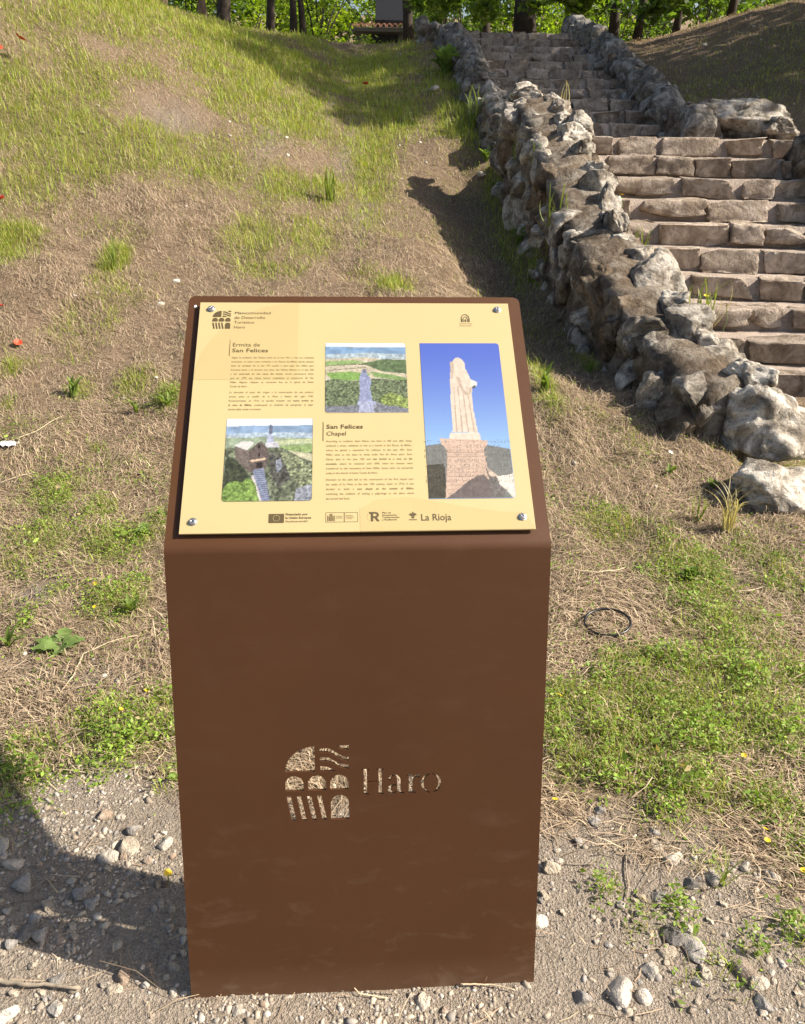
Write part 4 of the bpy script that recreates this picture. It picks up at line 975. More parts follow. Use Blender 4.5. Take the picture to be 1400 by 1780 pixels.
for px, py, sx, sy, kd, lb, rz in [
    (225, 1478, 34, 40, 0, 'upright beige stone casting a shadow just above the lectern shadow', .8), (190, 1493, 36, 24, 2, 'wide whitish stone beside the upright beige stone', .2),
    (288, 1469, 26, 26, 2, 'white stone close to the lectern left edge', .3), (8, 1475, 24, 30, 0, 'tan stone cut by the left edge of the picture', .2), (25, 1505, 36, 26, 0, 'flat tan slab near the left edge in half shade', .4),
    (186, 1418, 34, 22, 3, 'brownish stone half buried in the grass edge left of the lectern', .5), (211, 1425, 18, 12, 2, 'little pale stone beside the half buried brown stone', 0), (232, 1444, 26, 22, 1, 'grey broken stone behind the upright beige stone', .1),
    (40, 1540, 34, 38, 1, 'round grey stone in the shade at the left', .9), (142, 1557, 30, 26, 1, 'smooth dark grey stone in the lectern shadow', .2), (160, 1573, 26, 22, 1, 'grey blue stone touching the smooth dark stone in the shadow', .3),
    (45, 1628, 32, 36, 1, 'larger grey lump in a cluster of shaded stones', .3), (70, 1630, 28, 26, 1, 'right hand grey lump of the shaded cluster', .6), (22, 1645, 24, 20, 1, 'grey stone low in the shaded cluster', .1), (62, 1600, 20, 24, 1, 'narrow grey stone above the shaded cluster', 1.0),
    (85, 1580, 28, 18, 0, 'pale flat stone above the shaded cluster', -.3), (217, 1706, 28, 36, 3, 'reddish tan rounded stone at the bottom of the lectern shadow', .1), (100, 1710, 26, 24, 1, 'dark stone beside the stick in the shadow', .4), (198, 1727, 28, 18, 0, 'beige stone at the lower rim of the shadow', .2),
    (12, 1765, 36, 30, 2, 'cream stone in the bottom left corner', .1), (95, 1760, 24, 28, 2, 'cream stone on the sunlit gravel at the bottom left', .8), (130, 1632, 14, 14, 0, 'tiny pale stone in the middle of the lectern shadow', .1),
    (280, 1573, 12, 16, 2, 'small white chip in the shadow near the lectern', .3), (303, 1685, 14, 22, 0, 'narrow beige stone by the lectern foot', 1.3), (318, 1622, 14, 18, 0, 'tan stone at the lectern left foot edge', 1.2),
    (959, 1510, 32, 26, 0, 'yellowish stone right of the lectern edge', .2), (1032, 1430, 24, 22, 1, 'grey rounded stone at the edge of the green weeds', .2), (1043, 1413, 20, 18, 1, 'grey pebble tucked behind the grey rounded stone', .5), (1006, 1465, 18, 18, 1, 'dark angular stone on the bare dirt', .1),
    (1140, 1478, 26, 28, 0, 'yellow and grey angular stone below the weeds', .7), (1136, 1454, 22, 18, 1, 'round grey stone just above the angular yellow stone', .2), (1170, 1496, 36, 26, 2, 'dirty white broken stone on the dirt', .1), (1235, 1530, 26, 30, 2, 'pale pointed stone standing on its base', .1),
    (1202, 1543, 26, 26, 1, 'round grey stone left of the pale pointed stone', .3), (1143, 1560, 32, 22, 1, 'bluish grey stone cluster on the dirt', .4), (1343, 1532, 26, 24, 1, 'light grey stone at the right on dry soil', .3), (1296, 1508, 22, 22, 2, 'white stone among dry weeds at the right', .2),
    (1170, 1630, 44, 38, 1, 'largest grey stone of the pile at the lower right', .3), (1203, 1652, 38, 54, 1, 'tall grey stone leaning on the pile at the lower right', .15), (1158, 1658, 34, 24, 0, 'smooth beige stone in front of the pile', .2), (1190, 1618, 20, 22, 2, 'white tip of stone at the top of the pile', .6),
    (1127, 1690, 30, 26, 2, 'whitish stone left of a weed below the pile', .3), (1077, 1726, 44, 50, 2, 'big white angular stone near the bottom edge', .2), (1120, 1738, 26, 24, 2, 'white stone right of the big angular one', .4), (1013, 1742, 30, 26, 1, 'grey streaked stone on the gravel near the bottom', .5),
    (1292, 1690, 30, 44, 3, 'brownish oval stone in the weeds at the lower right', .2), (1316, 1714, 36, 28, 0, 'beige stone beside the brownish oval stone', .2), (1328, 1752, 24, 34, 1, 'grey upright stone near the lower right corner', .2), (1226, 1692, 18, 28, 0, 'cream stone poking through the weeds below the pile', .1),
    (735, 1745, 22, 28, 0, 'cream stone in front of the lectern foot', .3), (410, 1762, 18, 18, 2, 'small white stone in front of the lectern left half', .2), (940, 1608, 30, 22, 2, 'pale stone against the lectern right edge', .2),
    (752, 160, 22, 26, 2, 'pale rock lying in the shaded grass left of the upper steps', .2), (838, 312, 14, 20, 2, 'whitish rock at the foot of the boulder wall', .2), (307, 490, 14, 10, 2, 'small white stone in the straw above the lectern corner', .1), (280, 530, 14, 10, 2, 'small white stone left of the lectern top', .1)]:
    loose(px, py, sx, sy, kd, lb, rz, shape=int(px) % 3)
rs = np.random.default_rng(77)
k_ = 0
while k_ < 130:
    px, py = rs.uniform(0, 1400), rs.uniform(1395, 1775)
    c_ = at(px, py)
    if 325 < px < 935 and py < 1745: continue
    if float(gravel_mask(c_.x, c_.y)) < .5 and rs.random() < .8: continue
    s = rs.uniform(8, 15); k_ += 1
    kd = int(rs.choice([0, 0, 1, 2, 3])); tone = ('beige', 'grey', 'whitish', 'pinkish brown')[kd]
    zone = 'on the gravel along the bottom edge' if py > 1735 else ('in or beside the lectern shadow on the left' if px < 330 else ('on bare dirt right of the lectern' if px < 1150 else 'among the weeds at the lower right'))
    loose(px, py, s * rs.uniform(.9, 1.4), s, kd, 'small loose %s pebble %s' % (tone, zone), shape=k_, group='small %s pebbles %s' % (tone, zone), name='pebble')

# ------------------------------------------------------------------ trees and shrubs
def foliage(name, parent, centres, radii, per, size, cols, seed, loc, spread=.55, up=.35):
    rg = np.random.default_rng(seed); P = []; C = []
    for c, r in zip(centres, radii):
        k = max(6, int(per * rg.uniform(.7, 1.3)))
        v = rg.normal(size=(k, 3)); v /= np.linalg.norm(v, axis=1)[:, None]; v *= (rg.random((k, 1)) ** spread) * r
        v[:, 2] *= .72; P.append(np.array(c) + v)
        t = rg.random((k, 1)); base = np.array(cols[0]) * (1 - t) + np.array(cols[1]) * t
        C.append(base * rg.uniform(.72, 1.2) * (1 + .12 * rg.normal(size=(k, 1))))
    P = np.concatenate(P) - np.array(loc); C = np.concatenate(C).clip(.01, .7)
    V, F, CC = leaves(P, up, rg.uniform(size * .65, size * 1.3, len(P)), C, rg, .6)
    return mobj(name, np_mesh(name, V, F, M_LEAF, cols=CC), parent)

def tree(x, y, label, tr, hgt, crown_z, crown_r, nclump, per, leaf, cols, seed, lean=(0, 0), bark=None, crown_off=(0, 0), low=None, flat=.7, group=None, twin=False):
    rr = random.Random(seed); z0 = float(height(x, y)) - .15
    e = empty('tree', (x, y, z0), label, 'tree', group)
    mb = MB()
    def stem(dx, dy, r0, ph):
        pts = []; rad = []
        for i in range(9):
            t = i / 8; hz = t * hgt
            pts.append((dx + lean[0] * hz + .10 * math.sin(t * 5 + ph) * (1 + r0 * 2), dy + lean[1] * hz + .08 * math.sin(t * 4 + ph * 2), hz))
            rad.append(r0 * (1.35 - .35 * min(1, t * 12)) * (1 - .72 * t))
        mb.add(*tube(pts, rad, 9)); return pts
    stems = [stem(0, 0, tr, seed)]
    if twin: stems.append(stem(.33, .05, tr * .85, seed + 2.3))
    cl = []; cr = []
    cx, cy = x + lean[0] * crown_z + crown_off[0], y + lean[1] * crown_z + crown_off[1]
    for i in range(nclump):
        while True:
            v = Vector((rr.uniform(-1, 1), rr.uniform(-1, 1), rr.uniform(-1, 1)))
            if .25 < v.length < 1: break
        cl.append((cx + v.x * crown_r, cy + v.y * crown_r, z0 + crown_z + v.z * crown_r * flat)); cr.append(crown_r * rr.uniform(.16, .34))
    for i in range(0, min(nclump, 14), 2):                      # limbs reach into the clumps
        p0 = stems[0][rr.randint(4, 7)]; q = (cl[i][0] - x, cl[i][1] - y, cl[i][2] - z0)
        mid = tuple((a + b) / 2 + rr.uniform(-.1, .1) for a, b in zip(p0, q))
        mb.add(*tube([p0, mid, q], [tr * .34, tr * .2, tr * .07], 6))
    if low:
        for (qx, qy, qz, r_) in low:
            p0 = stems[0][4]; q = (qx - x, qy - y, qz - z0); mid = tuple((a + b) / 2 for a, b in zip(p0, q))
            mb.add(*tube([p0, (mid[0], mid[1], mid[2] + .25), q], [tr * .25, tr * .13, tr * .04], 5))
            for _ in range(4): cl.append((qx + rr.uniform(-r_, r_), qy + rr.uniform(-r_, r_), qz + rr.uniform(-.3, .3) * r_)); cr.append(r_ * .6)
    mb.build('trunk', bark or M_BARK, e, smooth=True)
    foliage('crown', e, cl, cr, per, leaf, cols, seed, (x, y, z0))
    return e
GRN_D = ((.045, .085, .018), (.10, .16, .030)); GRN_M = ((.08, .14, .022), (.17, .24, .04)); GRN_LIT = ((.16, .25, .02), (.32, .42, .045)); GRN_LIT_Y = ((.28, .36, .03), (.44, .50, .06))  # bright and yellowish sets: sunlight on the foliage put into leaf colour
def pxw(px, D):                                             # sideways position at a distance, for a column of the photograph
    return (px - 700) / 1400 * D * .9
TG = 'trees behind the top of the slope'
tree(pxw(885, 17.3), 17.3, 'thick dark trunked tree standing behind the top of the upper steps', .19, 8, 7.2, 2.5, 34, 70, .17, GRN_M, 901, low=[(2.55, 16.2, 3.62, .42), (2.75, 16.0, 3.75, .4), (3.1, 16.6, 3.8, .4), (.9, 17, 3.75, .5), (.3, 17.5, 3.9, .5)], group=TG)
tree(pxw(362, 17.5), 17.5, 'slim tree with a sunlit reddish trunk beside the crest of the mound', .085, 6, 5.8, 1.8, 22, 60, .17, GRN_M, 902, bark=M_BARK_SUN, group=TG)
tree(pxw(284, 16.6), 16.6, 'leaning tree behind the crest of the mound at the upper left', .10, 6, 5.8, 1.9, 22, 60, .17, GRN_M, 903, lean=(.28, 0), bark=M_BARK_SUN, group=TG)
tree(pxw(392, 21), 21, 'dark broad trunked tree between the reddish trunk and the grey trunk', .17, 8, 7, 2.6, 26, 60, .2, GRN_D, 904, group=TG)
tree(pxw(460, 18.2), 18.2, 'slender grey trunked tree left of the twin stemmed tree', .085, 7, 6.4, 1.8, 22, 60, .17, GRN_LIT, 905, group=TG, low=[(-2.9, 18.5, 4.5, .5)])
tree(pxw(495, 17.2), 17.2, 'twin stemmed dark tree with curved trunks in front of bright foliage', .065, 6.5, 6.2, 1.9, 22, 60, .17, GRN_LIT, 906, twin=True, group=TG)
tree(pxw(692, 19.6), 19.6, 'straight dark tree beside the tiled roof of the shed', .11, 7.5, 6.8, 2.2, 26, 60, .18, GRN_M, 907, group=TG, low=[(.75, 19, 4.3, .6), (1.2, 19.5, 4.0, .6)])
tree(pxw(832, 21), 21, 'thin dark tree seen between the upper left wall and the thick trunk', .09, 7, 6.6, 2.0, 22, 60, .18, GRN_M, 908, group=TG)
tree(pxw(1048, 18.4), 18.4, 'dark forked tree behind the right wall of the upper steps', .10, 7, 6.6, 2.0, 22, 60, .18, GRN_D, 909, twin=True, group=TG, low=[(4.6, 17.6, 3.9, .6), (3.7, 17.8, 3.85, .5), (5.6, 17.5, 4.3, .6)])
tree(pxw(1145, 21), 21, 'dark leafy tree on the skyline of the right hand bank', .09, 7, 6.4, 1.7, 18, 60, .2, GRN_D, 910, group=TG, low=[(6.5, 20, 4.4, .8), (5.4, 20, 4.2, .8)])
tree(pxw(1240, 19), 19.5, 'leafy tree above the shaded right hand bank', .09, 7, 6, 1.8, 18, 60, .2, GRN_M, 911, group=TG, low=[(6.0, 18.6, 4.4, .6), (7.2, 18.4, 4.5, .7)])
# trees on the right bank that shade the upper steps
SG = 'shade trees on the right bank'
def shade_tree(tx, ty, d, r, label, seed, n=40):
    # a crown whose shadow falls on (tx, ty)
    tz = float(height(tx, ty)); x = tx + d * math.cos(SUN_AZ); y = ty + d * math.sin(SUN_AZ); z0 = float(height(x, y))
    cz = tz + d * math.tan(SUN_EL) - z0
    tree(x, y, label, .13 + .01 * cz, cz + r * .6, cz, r, n, 95, .2, GRN_M, seed, group=SG, flat=.62)
shade_tree(2.0, 10.9, 5.0, 1.9, 'broad tree on the right bank shading the landing', 921)
shade_tree(2.0, 13.6, 5.6, 2.2, 'wide tree on the brow of the right bank', 924)
shade_tree(5.0, 10.6, 5.0, 2.2, 'spreading tree at the foot of the right bank', 922)
shade_tree(4.6, 13.2, 6.2, 2.4, 'rounded tree high on the right bank', 927)
shade_tree(7.4, 13.0, 6.0, 2.6, 'dense tree behind the right bank', 928)
shade_tree(-.9, 13.2, 9.6, 2.4, 'tall tree high on the right bank', 923, 48)
shade_tree(-1.4, 15.9, 9.8, 2.5, 'large old tree at the back of the right bank', 926, 48)
shade_tree(0.3, 11.2, 8.6, 1.4, 'tall slim tree at the far right of the bank', 925, 26)

def shrub(x, y, label, rx, h, n, per, leaf, cols, seed, group=None, name='shrub', zoff=0):
    rr = random.Random(seed); z0 = float(height(x, y)) - .1 + zoff
    e = empty(name, (x, y, z0), label, 'shrub', group)
    mb = MB(); cl = []; cr = []
    for i in range(n):
        a = rr.uniform(0, 6.28); r = rx * math.sqrt(rr.random()); t = rr.random()
        c = (x + r * math.cos(a), y + .7 * r * math.sin(a), z0 + h * (.12 + .8 * t) * (1 - .35 * (r / rx) ** 2)); cl.append(c); cr.append(rx * rr.uniform(.18, .36))
        if i % 3 == 0: mb.add(*tube([(0, 0, 0), ((c[0] - x) * .4, (c[1] - y) * .4, (c[2] - z0) * .5), (c[0] - x, c[1] - y, c[2] - z0)], [.03, .02, .008], 5))
    mb.build('stems', M_BARK, e)
    foliage('foliage', e, cl, cr, per, leaf, cols, seed, (x, y, z0), .5)
    return e
BG = 'bushes along the edge of the wood'
for i, (px, D, rx, h, cols, lb) in enumerate([
    (425, 22.5, 1.5, 2.6, GRN_LIT, 'bright green bush behind the slender grey trunk'), (545, 21.5, 1.2, 2.7, GRN_LIT, 'bright green bush right of the twin stemmed tree'), (585, 25.5, 1.2, 3.2, GRN_M, 'mid green bush just left of the tiled shed'), (480, 25, 1.8, 3.2, GRN_LIT_Y, 'yellow green bush glowing between the trunks'),
    (330, 22, 1.4, 2.6, GRN_D, 'dark bush behind the mound crest'), (752, 22.0, 1.0, 2.8, GRN_M, 'green bush behind the corner of the upper left wall'), (790, 24, 1.6, 3.4, GRN_D, 'dark bush behind the upper left wall'), (850, 27, 1.8, 3.6, GRN_D, 'deep shaded bush left of the thick trunk'),
    (935, 22.5, 1.4, 3.2, GRN_LIT, 'sunlit bush right of the thick trunk'), (990, 24, 1.5, 3.4, GRN_M, 'green bush behind the right wall of the upper steps'), (1040, 27, 1.9, 3.8, GRN_LIT, 'sunny bush seen through the forked tree'), (1110, 22.5, 1.5, 3.0, GRN_D, 'dark bush at the crest right of the forked tree'),
    (1190, 23, 1.8, 3.4, GRN_M, 'green bush on the skyline of the bank'), (1290, 24, 2.0, 3.6, GRN_D, 'dark bush at the far right skyline'), (255, 24, 1.8, 3.6, GRN_D, 'dark bush at the upper left skyline'), (680, 27, 2.0, 4.4, GRN_D, 'dark bush far behind the tiled shed'), (640, 28.5, 1.8, 4.6, GRN_M, 'tall green bush behind the left end of the tiled shed'), (545, 27.5, 2.0, 4.4, GRN_LIT, 'tall bright bush behind the twin stemmed tree'), (400, 28, 2.2, 4.6, GRN_LIT, 'tall bright bush behind the dark broad trunk')]):
    shrub(pxw(px, D), D, lb, rx, h, 26, 62 if D > 23 else 90, .12 if D > 23 else .10, cols, 950 + i, BG)
cl, cr = [], []
rr = random.Random(980)
for i in range(19):                                         # the wood far back, one unbroken mass of leaves
    x0_, y0_ = -18 + i * 2.05, 32 + 2.5 * math.sin(i * 2.1); z0_ = float(height(x0_, y0_))
    for k in range(34):
        a_ = rr.uniform(0, 6.28); r_ = 2.3 * math.sqrt(rr.random())
        cl.append((x0_ + r_ * math.cos(a_), y0_ + .7 * r_ * math.sin(a_), z0_ + 6.4 * (.06 + .86 * rr.random()) * (1 - .35 * (r_ / 2.3) ** 2))); cr.append(2.3 * rr.uniform(.18, .36))
tag(foliage('far_wood', None, cl, cr, 80, .26, ((.045, .085, .018), (.13, .19, .033)), 981, (0, 0, 0), .5), 'dark mass of leaves far back behind the trees', kind='stuff')

# ------------------------------------------------------------------ tiled shed behind the trees
M_TILE = plain('clay_tile', (.60, .40, .31), .85, vary=.25, scale=9); M_SLATE = plain('dark_slate', (.022, .023, .028), .95, vary=.2); M_RENDER = plain('grey_render', (.17, .16, .15), .9, vary=.2, scale=6); M_SLATE.node_tree.nodes['Principled BSDF'].inputs['Specular IOR Level'].default_value = 0.08; M_SHADE = plain('shade_black', (.02, .018, .016), .8)
sx0, sx1, sy = pxw(624, 23.6), pxw(694, 23.6), 23.6
zb = float(height(sx0, sy)) - .2
shed = empty('tiled_shed', ((sx0 + sx1) / 2, sy, zb), 'small low shed with a clay tiled eave and dark upper roof behind the trees', 'shed')
cx_ = (sx0 + sx1) / 2; hw = (sx1 - sx0) / 2 + .35
MB().box((-hw + .1, .1, 0), (hw - .1, 2.2, 1.02)).build('wall', M_RENDER, shed)
MB().box((-hw * .45, .06, .1), (hw * .35, .12, .95)).build('eave_shade', M_SHADE, shed)  # black sheet painting the shade below the eave
MB().box((-hw, -.10, 1.0), (hw, .04, 1.08)).build('fascia', M_RENDER, shed)
up_ = MB(); up_.add([(-hw * .35, .9, 1.36), (hw, .9, 1.36), (hw, 1.9, 2.3), (-hw * .35, 1.9, 2.3), (-hw * .35, .9, 1.05), (hw, .9, 1.05), (hw, 1.9, 1.05), (-hw * .35, 1.9, 1.05)], [[0, 1, 2, 3], [4, 5, 1, 0], [5, 6, 2, 1], [7, 4, 0, 3], [6, 7, 3, 2]]); up_.build('upper_roof', M_SLATE, shed)
roof = MB().add([(-hw, -.12, 1.085), (hw, -.12, 1.085), (hw, .95, 1.2), (-hw, .95, 1.2)], [[0, 1, 2, 3]]).build('roof', M_TILE, shed)
tv, tf = [], []
for j in range(5):
    for k in (0, 1):
        for i in range(5):
            a = R(180 * i / 4); tv.append((.066 * math.cos(a) * (1 - .12 * k), j * .235 - .03 * (1 - k), j * .028 + .062 * math.sin(a) + (.02 if k == 0 else 0)))
tf = [[j * 10 + i, j * 10 + i + 1, j * 10 + i + 6, j * 10 + i + 5] for j in range(5) for i in range(4)]
tm = np_mesh('roof_tile', np.array(tv), tf, M_TILE, smooth=True)
for i in range(int(hw * 2 / .145)):
    mobj('tile', tm, roof, (-hw + .08 + i * .145, -.14, 1.09))

# ------------------------------------------------------------------ single plants, flowers and litter
def leaf_mesh(name, kind, c0, seed):
    """one leaf along +X, unit length, bending up and over; a raised fold along the midrib"""
    rr = random.Random(seed); n = 8; V = []; F = []
    for i in range(n + 1):
        t = i / n
        if kind == 'blade': w = .11 * math.sin(math.pi * min(1, .12 + t * .88)) ** .8 + .006
        elif kind == 'grass': w = .022 * (1 - t) ** .6 + .002
        else: w = (.30 * math.sin(math.pi * (t * .86 + .10)) ** .9) * (1 + .28 * math.sin(t * 19 + seed)) * (.35 + .65 * min(1, t * 2.2))
        z = (.62 * t - .50 * t * t) if kind != 'grass' else (1.15 * t - .75 * t * t)
        wav = .03 * math.sin(t * 11 + seed) if kind == 'broad' else 0
        V += [(t, -w, z + w * .35 + wav), (t, 0, z), (t, w, z + w * .35 - wav)]
    for i in range(n):
        for k in (0, 1): F.append([i * 3 + k, i * 3 + k + 1, i * 3 + k + 4, i * 3 + k + 3])
    V = np.array(V); C = np.array(c0) * (1 + .12 * RNG.normal(size=(len(V), 1)))
    return np_mesh(name, V, np.array(F), M_GRASS, cols=C.clip(.01, .6), smooth=True)
LF_BL = [leaf_mesh('plantain_leaf', 'blade', (.17, .24, .05), i) for i in range(2)]
LF_BR = [leaf_mesh('broad_leaf', 'broad', (.16, .24, .065), i) for i in range(3)]
LF_GR = [leaf_mesh('grass_leaf', 'grass', (.23, .29, .065), i) for i in range(2)] + [leaf_mesh('dry_grass_leaf', 'grass', (.46, .40, .24), 5)]
def plant(px, py, label, meshes, n, r, up, seed, cat='plant', name='plant', pos=None, group=None):
    rr = random.Random(seed); c = pos or at(px, py)
    e = empty(name, c, label, cat, group)
    for k in range(n):
        o = mobj('leaf', rr.choice(meshes), e, (rr.uniform(-.1, .1) * r, rr.uniform(-.1, .1) * r, -.003))
        s = r * rr.uniform(.6, 1.15); o.scale = (s, s, s * rr.uniform(.8, 1.2))
        o.rotation_euler = (rr.uniform(-.3, .3), -up * rr.uniform(.5, 1.25), 6.283 * (k + rr.uniform(-.35, .35)) / n)
    return e
plant(105, 1130, 'broad leaved grey green weed on the bare patch left of the lectern', LF_BR, 11, .085, .15, 1)
plant(252, 930, 'small broad leaved weed beside the lectern upper left edge', LF_BR, 7, .05, .5, 2)
plant(130, 690, 'upright plantain with one wide leaf in the straw left of the plate', LF_BL, 8, .11, 1.0, 3)
plant(293, 705, 'plantain tuft right against the lectern plate left side', LF_BL, 7, .10, 1.0, 4)
plant(238, 720, 'sparse green tuft in the straw left of the plate', LF_BL, 6, .09, .9, 5)
plant(948, 680, 'tall plantain close to the lectern plate right side', LF_BL, 8, .17, 1.1, 6)
plant(1026, 650, 'dark plantain in the shade below the boulder wall', LF_BL, 6, .12, .9, 7)
plant(960, 480, 'clump of long arching leaves at the foot of the shaded wall', LF_GR[:2], 16, .34, .8, 8)
plant(905, 425, 'leafy herb growing in the shade of the wall', LF_BR, 14, .14, 1.0, 9)
plant(890, 370, 'second leafy herb higher along the shaded wall', LF_BR, 10, .12, 1.0, 10)
plant(1035, 530, 'low leafy weed under the middle of the wall', LF_BR, 8, .10, .7, 11)
plant(868, 335, 'leafy weed where the shaded wall foot bends', LF_BR, 12, .12, 1.0, 41)
plant(925, 490, 'long leaved grass clump in the wall shadow nearest the plate corner', LF_GR[:2], 18, .26, 1.0, 42)
plant(985, 520, 'leafy herb at the wall foot beside the lectern top', LF_BR, 12, .11, 1.0, 43)
plant(1010, 575, 'thin grass tuft at the shaded wall foot', LF_GR[:2], 14, .2, 1.1, 44)
plant(845, 285, 'bushy weed at the upper foot of the boulder wall', LF_BR, 14, .14, 1.1, 45)
plant(820, 225, 'tall grass clump below the upper left wall', LF_GR[:2], 22, .38, 1.1, 12)
plant(775, 130, 'dark leafy bush against the upper left wall', LF_BR, 30, .34, 1.0, 13)
plant(575, 350, 'dark green grass tuft in the middle of the slope', LF_GR[:2], 26, .28, 1.1, 14)
plant(200, 470, 'round grass tuft on the lower left slope', LF_GR[:2], 24, .20, 1.1, 15)
plant(1165, 825, 'small weed with a white flower in the shade below the boulders', LF_BL, 9, .07, .9, 16)
plant(1238, 850, 'small bright weed against the lowest boulder', LF_BR, 9, .055, .9, 17)
plant(1262, 925, 'bunch of pale dry grass beneath the lowest boulder', LF_GR[2:], 26, .22, .9, 18)
plant(1215, 905, 'green grass tuft left of the lowest boulder', LF_GR[:2], 14, .13, 1.1, 19)
plant(1200, 1010, 'bright bushy weed above the black ring', LF_BR, 26, .06, 1.0, 20)
plant(1410 - 10, 850, 'leafy weed right of the big boulder', LF_BR, 12, .07, .9, 21)
plant(230, 1065, 'bright weed with yellow flowers left of the lectern', LF_BL, 12, .075, .8, 22)
plant(1255, 1540, 'thin grassy weed beside the pale pointed stone', LF_GR[:2], 12, .08, .7, 23)
plant(15, 1125, 'narrow leaved weed at the left edge', LF_BL, 7, .07, .9, 24)
def on_wall(s, dx=0, dz=0):
    y = 3.95 + s; pts = [(1.68, 3.95, .46), (1.52, 4.5, .62), (1.42, 5.2, .84), (1.34, 6.0, 1.07), (1.27, 7.2, 1.52), (1.20, 8.1, 1.90)]
    return Vector((float(np.interp(y, [p[1] for p in pts], [p[0] for p in pts])) + dx, y, float(np.interp(y, [p[1] for p in pts], [p[2] for p in pts])) - .12 + dz))
plant(0, 0, 'thin green leaves sprouting from the middle of the wall top', LF_GR[:2], 9, .30, 1.4, 31, pos=on_wall(2.3, -.25, -.12))
plant(0, 0, 'pale dry grass growing on the wall beside the steps', LF_GR, 20, .30, 1.3, 32, pos=on_wall(.85, .26, -.1))
plant(0, 0, 'green grass on the inner side of the wall by the middle steps', LF_GR[:2], 14, .24, 1.2, 33, pos=on_wall(2.0, .3, -.2))
plant(0, 0, 'yellowish weed rooted between coping stones of the wall', LF_GR, 12, .20, 1.2, 34, pos=on_wall(3.3, -.22, -.1))
plant(0, 0, 'dry stalks on the top end of the wall by the landing', LF_GR[2:], 7, .26, 1.4, 35, pos=on_wall(4.2, .2, -.05))
plant(0, 0, 'small fern like weed in a gap near the top of the wall', LF_GR[:2], 10, .20, 1.0, 36, pos=on_wall(3.8, -.28, -.3))

M_RED = plain('poppy_petal', (.62, .06, .02), .6); M_YEL = plain('yellow_petal', (.72, .50, .02), .6); M_WHT = plain('white_petal', (.75, .75, .72), .6); M_STEM = plain('flower_stem', (.13, .19, .05), .7)
def petals_mesh(name, m, n, r, cup):
    mb = MB()
    for k in range(n):
        a = 2 * math.pi * k / n; ca, sa = math.cos(a), math.sin(a); w = r * math.sin(math.pi / n) * 1.15
        P = [(0, 0, 0), (r * .6 * ca - w * sa, r * .6 * sa + w * ca, cup * r * .5), (r * ca - w * .6 * sa, r * sa + w * .6 * ca, cup * r), (r * ca + w * .6 * sa, r * sa - w * .6 * ca, cup * r), (r * .6 * ca + w * sa, r * .6 * sa - w * ca, cup * r * .5)]
        mb.add(P, [[0, 4, 3, 2, 1]])
    return mb.mesh(name, m)
PM = {'poppy': petals_mesh('poppy_petals', M_RED, 4, .03, .55), 'yellow': petals_mesh('yellow_petals', M_YEL, 9, .0085, .3), 'white': petals_mesh('white_petals', M_WHT, 8, .012, .2)}
def flower(px, py, kind, label, h=.02, sc=1.0, group=None, pos=None):
    c = pos or at(px, py); e = empty(kind + '_flower' if kind != 'poppy' else 'poppy', c, label, 'flower', group)
    mb = MB().add(*tube([(0, 0, 0), (h * .08, 0, h * .5), (0, h * .1, h)], [.0012 * sc] * 3, 5)); mb.build('stem', M_STEM, e)
    o = mobj('petals', PM[kind], e, (0, h * .1, h)); o.scale = (sc, sc, sc); o.rotation_euler = (random.uniform(-.2, .6), random.uniform(-.4, .4), random.uniform(0, 3))
flower(3, 392, 'poppy', 'red poppy at the left edge halfway down the slope', .16, 1.5); flower(32, 604, 'poppy', 'orange red poppy lying low in the straw left of the plate', .02, .75); flower(2, 541, 'poppy', 'little orange poppy at the left edge above the lying poppy', .03, .6)
flower(2, 132, 'poppy', 'red poppy in the tall grass at the upper left edge', .2, 1.5); flower(40, 112, 'poppy', 'pale red poppy in the grass near the upper left corner', .2, 1.3); flower(636, 165, 'poppy', 'single poppy in the shaded grass below the shed', .12, 1.2)
for px, py, lb in [(167, 1024, 'yellow flower in the weeds left of the lectern, upper of two'), (166, 1066, 'yellow flower in the weeds left of the lectern, lower of two'), (257, 1212, 'yellow flower beside the lower left lectern edge'), (212, 1246, 'orange yellow flower in the dense weeds left of the lectern'), (293, 1535, 'yellow flower in the lectern shadow'),
                   (964, 1406, 'orange yellow flower where gravel meets weeds right of the lectern'), (1291, 1328, 'orange flower among the green weeds at the right'), (1328, 1456, 'yellow flower at the right, upper of two close together'), (1331, 1477, 'yellow flower at the right, lower of two close together'), (1160, 1224, 'yellow flower in the weeds below the black ring'), (972, 1222, 'yellow flower in the weeds touching the lectern right edge'), (1395, 1530, 'yellow flower at the right edge of the picture')]:
    flower(px, py, 'yellow', lb, .022, random.uniform(.8, 1.2), 'small yellow flowers in the weeds')
flower(1163, 812, 'white', 'white flower in the shade below the boulders', .07, 1.0)
for k, (s_, lb) in enumerate([(2.55, 'yellow flower beside the middle of the wall'), (1.05, 'yellow flower on the wall next to the lower steps'), (.95, 'second yellow flower on the wall next to the lower steps')]):
    flower(0, 0, 'yellow', lb, .16, 2.0, 'yellow flowers on the wall', pos=on_wall(s_, .3 + .08 * k, -.12))

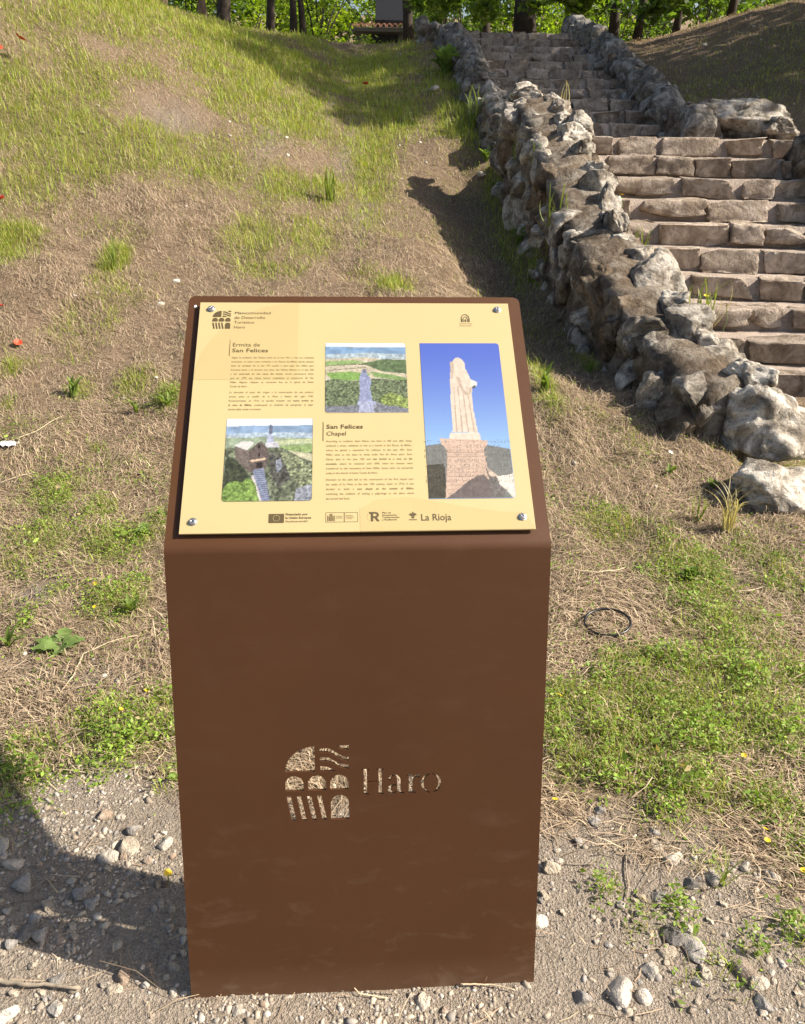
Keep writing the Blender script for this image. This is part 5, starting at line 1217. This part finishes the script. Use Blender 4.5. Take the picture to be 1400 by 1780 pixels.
M_BLACK = plain('black_plastic', (.012, .012, .013), .35)
c = at(1055, 1092); ring = MB(); nr, ns = 40, 7
for i in range(nr):
    a = 2 * math.pi * i / nr; rad = .077 * (1 + .03 * math.sin(2 * a + 1))
    for j in range(ns):
        b = 2 * math.pi * j / ns; ring.V.append(((rad + .0046 * math.cos(b)) * math.cos(a), (rad * .96 + .0046 * math.cos(b)) * math.sin(a), .024 + .010 * math.sin(a + .6) + .0046 * math.sin(b)))
for i in range(nr):
    for j in range(ns): ring.F.append([i * ns + j, ((i + 1) % nr) * ns + j, ((i + 1) % nr) * ns + (j + 1) % ns, i * ns + (j + 1) % ns])
o = ring.build('plastic_ring', M_BLACK, None, c, smooth=True); tag(o, 'thin black plastic ring lying on the straw right of the lectern', 'ring')
def stick(name, label, pts, r, m, cat='stick', lift=.004):
    P = [at(*p) for p in pts]; o = P[0]
    # resample with a little wobble so that it lies on the ground
    Q = []
    for a, b in zip(P, P[1:]):
        for k in range(5):
            t = k / 5; x_, y_ = a.x + (b.x - a.x) * t, a.y + (b.y - a.y) * t
            Q.append(Vector((x_ + random.uniform(-1, 1) * r * .4, y_ + random.uniform(-1, 1) * r * .4, float(height(x_, y_)) + lift + r)) - o)
    Q.append(P[-1] - o + Vector((0, 0, lift + r)))
    mb = MB().add(*tube(Q, [r * (1 - .5 * i / len(Q)) for i in range(len(Q))], 7))
    e = mb.build(name, m, None, o, smooth=True); return tag(e, label, cat)
M_STICK = plain('weathered_stick', (.28, .23, .17), .9, vary=.3, scale=60); M_STALK = plain('dry_stalk', (.52, .42, .28), .8, vary=.2, scale=60)
stick('stick', 'grey weathered stick lying along the lower rim of the lectern shadow', [(-40, 1708), (30, 1716), (80, 1722), (140, 1727)], .0055, M_STICK)
stick('dry_stalk', 'long pale bent stalk over the bare soil left of the lectern', [(104, 1212), (128, 1180), (146, 1142), (190, 1122), (240, 1110)], .0022, M_STALK, 'stalk', .008)
stick('dry_stalk', 'thin dry stalk running down beside the lectern left edge', [(266, 1080), (272, 1120), (280, 1150), (291, 1182)], .002, M_STALK, 'stalk', .008)
stick('dry_stalk', 'pale dry stalk at the foot of the lectern right half', [(800, 1716), (830, 1716), (860, 1720), (895, 1728)], .002, M_STALK, 'stalk', .006)
stick('dry_stalk', 'dry stalk lying across straw right of the black ring', [(1275, 1036), (1300, 1034), (1330, 1024)], .0024, M_STALK, 'stalk', .012)
stick('dry_stalk', 'short thick stalk lying above the black ring', [(1000, 1000), (1040, 1002), (1085, 994)], .003, M_STALK, 'stalk', .012)
stick('dry_stalk', 'upright looking twig on the bare dirt right of the lectern', [(1090, 1470), (1087, 1510), (1092, 1545), (1088, 1572)], .0022, M_STICK, 'twig', .003)
stick('dry_stalk', 'thin twig lying across the bare dirt right of the lectern', [(980, 1508), (1010, 1508), (1035, 1506)], .0014, M_STICK, 'twig', .003)
stick('dry_stalk', 'dry stalk in the straw at the left edge beside the plate', [(0, 846), (25, 838), (48, 832)], .0028, M_STALK, 'stalk', .014)
stick('dry_stalk', 'long dry stalk slanting through the straw left of the plate', [(30, 770), (65, 755), (110, 728)], .0024, M_STALK, 'stalk', .014)
c = at(16, 778); mb = MB()
rr = random.Random(4); n_ = 6
for j in range(n_ + 1):
    for i in range(n_ + 1): mb.V.append(((i / n_ - .5) * .085, (j / n_ - .5) * .055, .012 + .012 * mnoise.noise(Vector((i * .7, j * .8, 3.3))) + .014 * abs(math.sin(i * 1.4 + j))))
for j in range(n_):
    for i in range(n_): a = j * (n_ + 1) + i; mb.F.append([a, a + 1, a + n_ + 2, a + n_ + 1])
o = mb.build('paper_scrap', M_PAPERW, None, c); tag(o, 'crumpled white paper scrap in the straw at the left edge', 'litter')
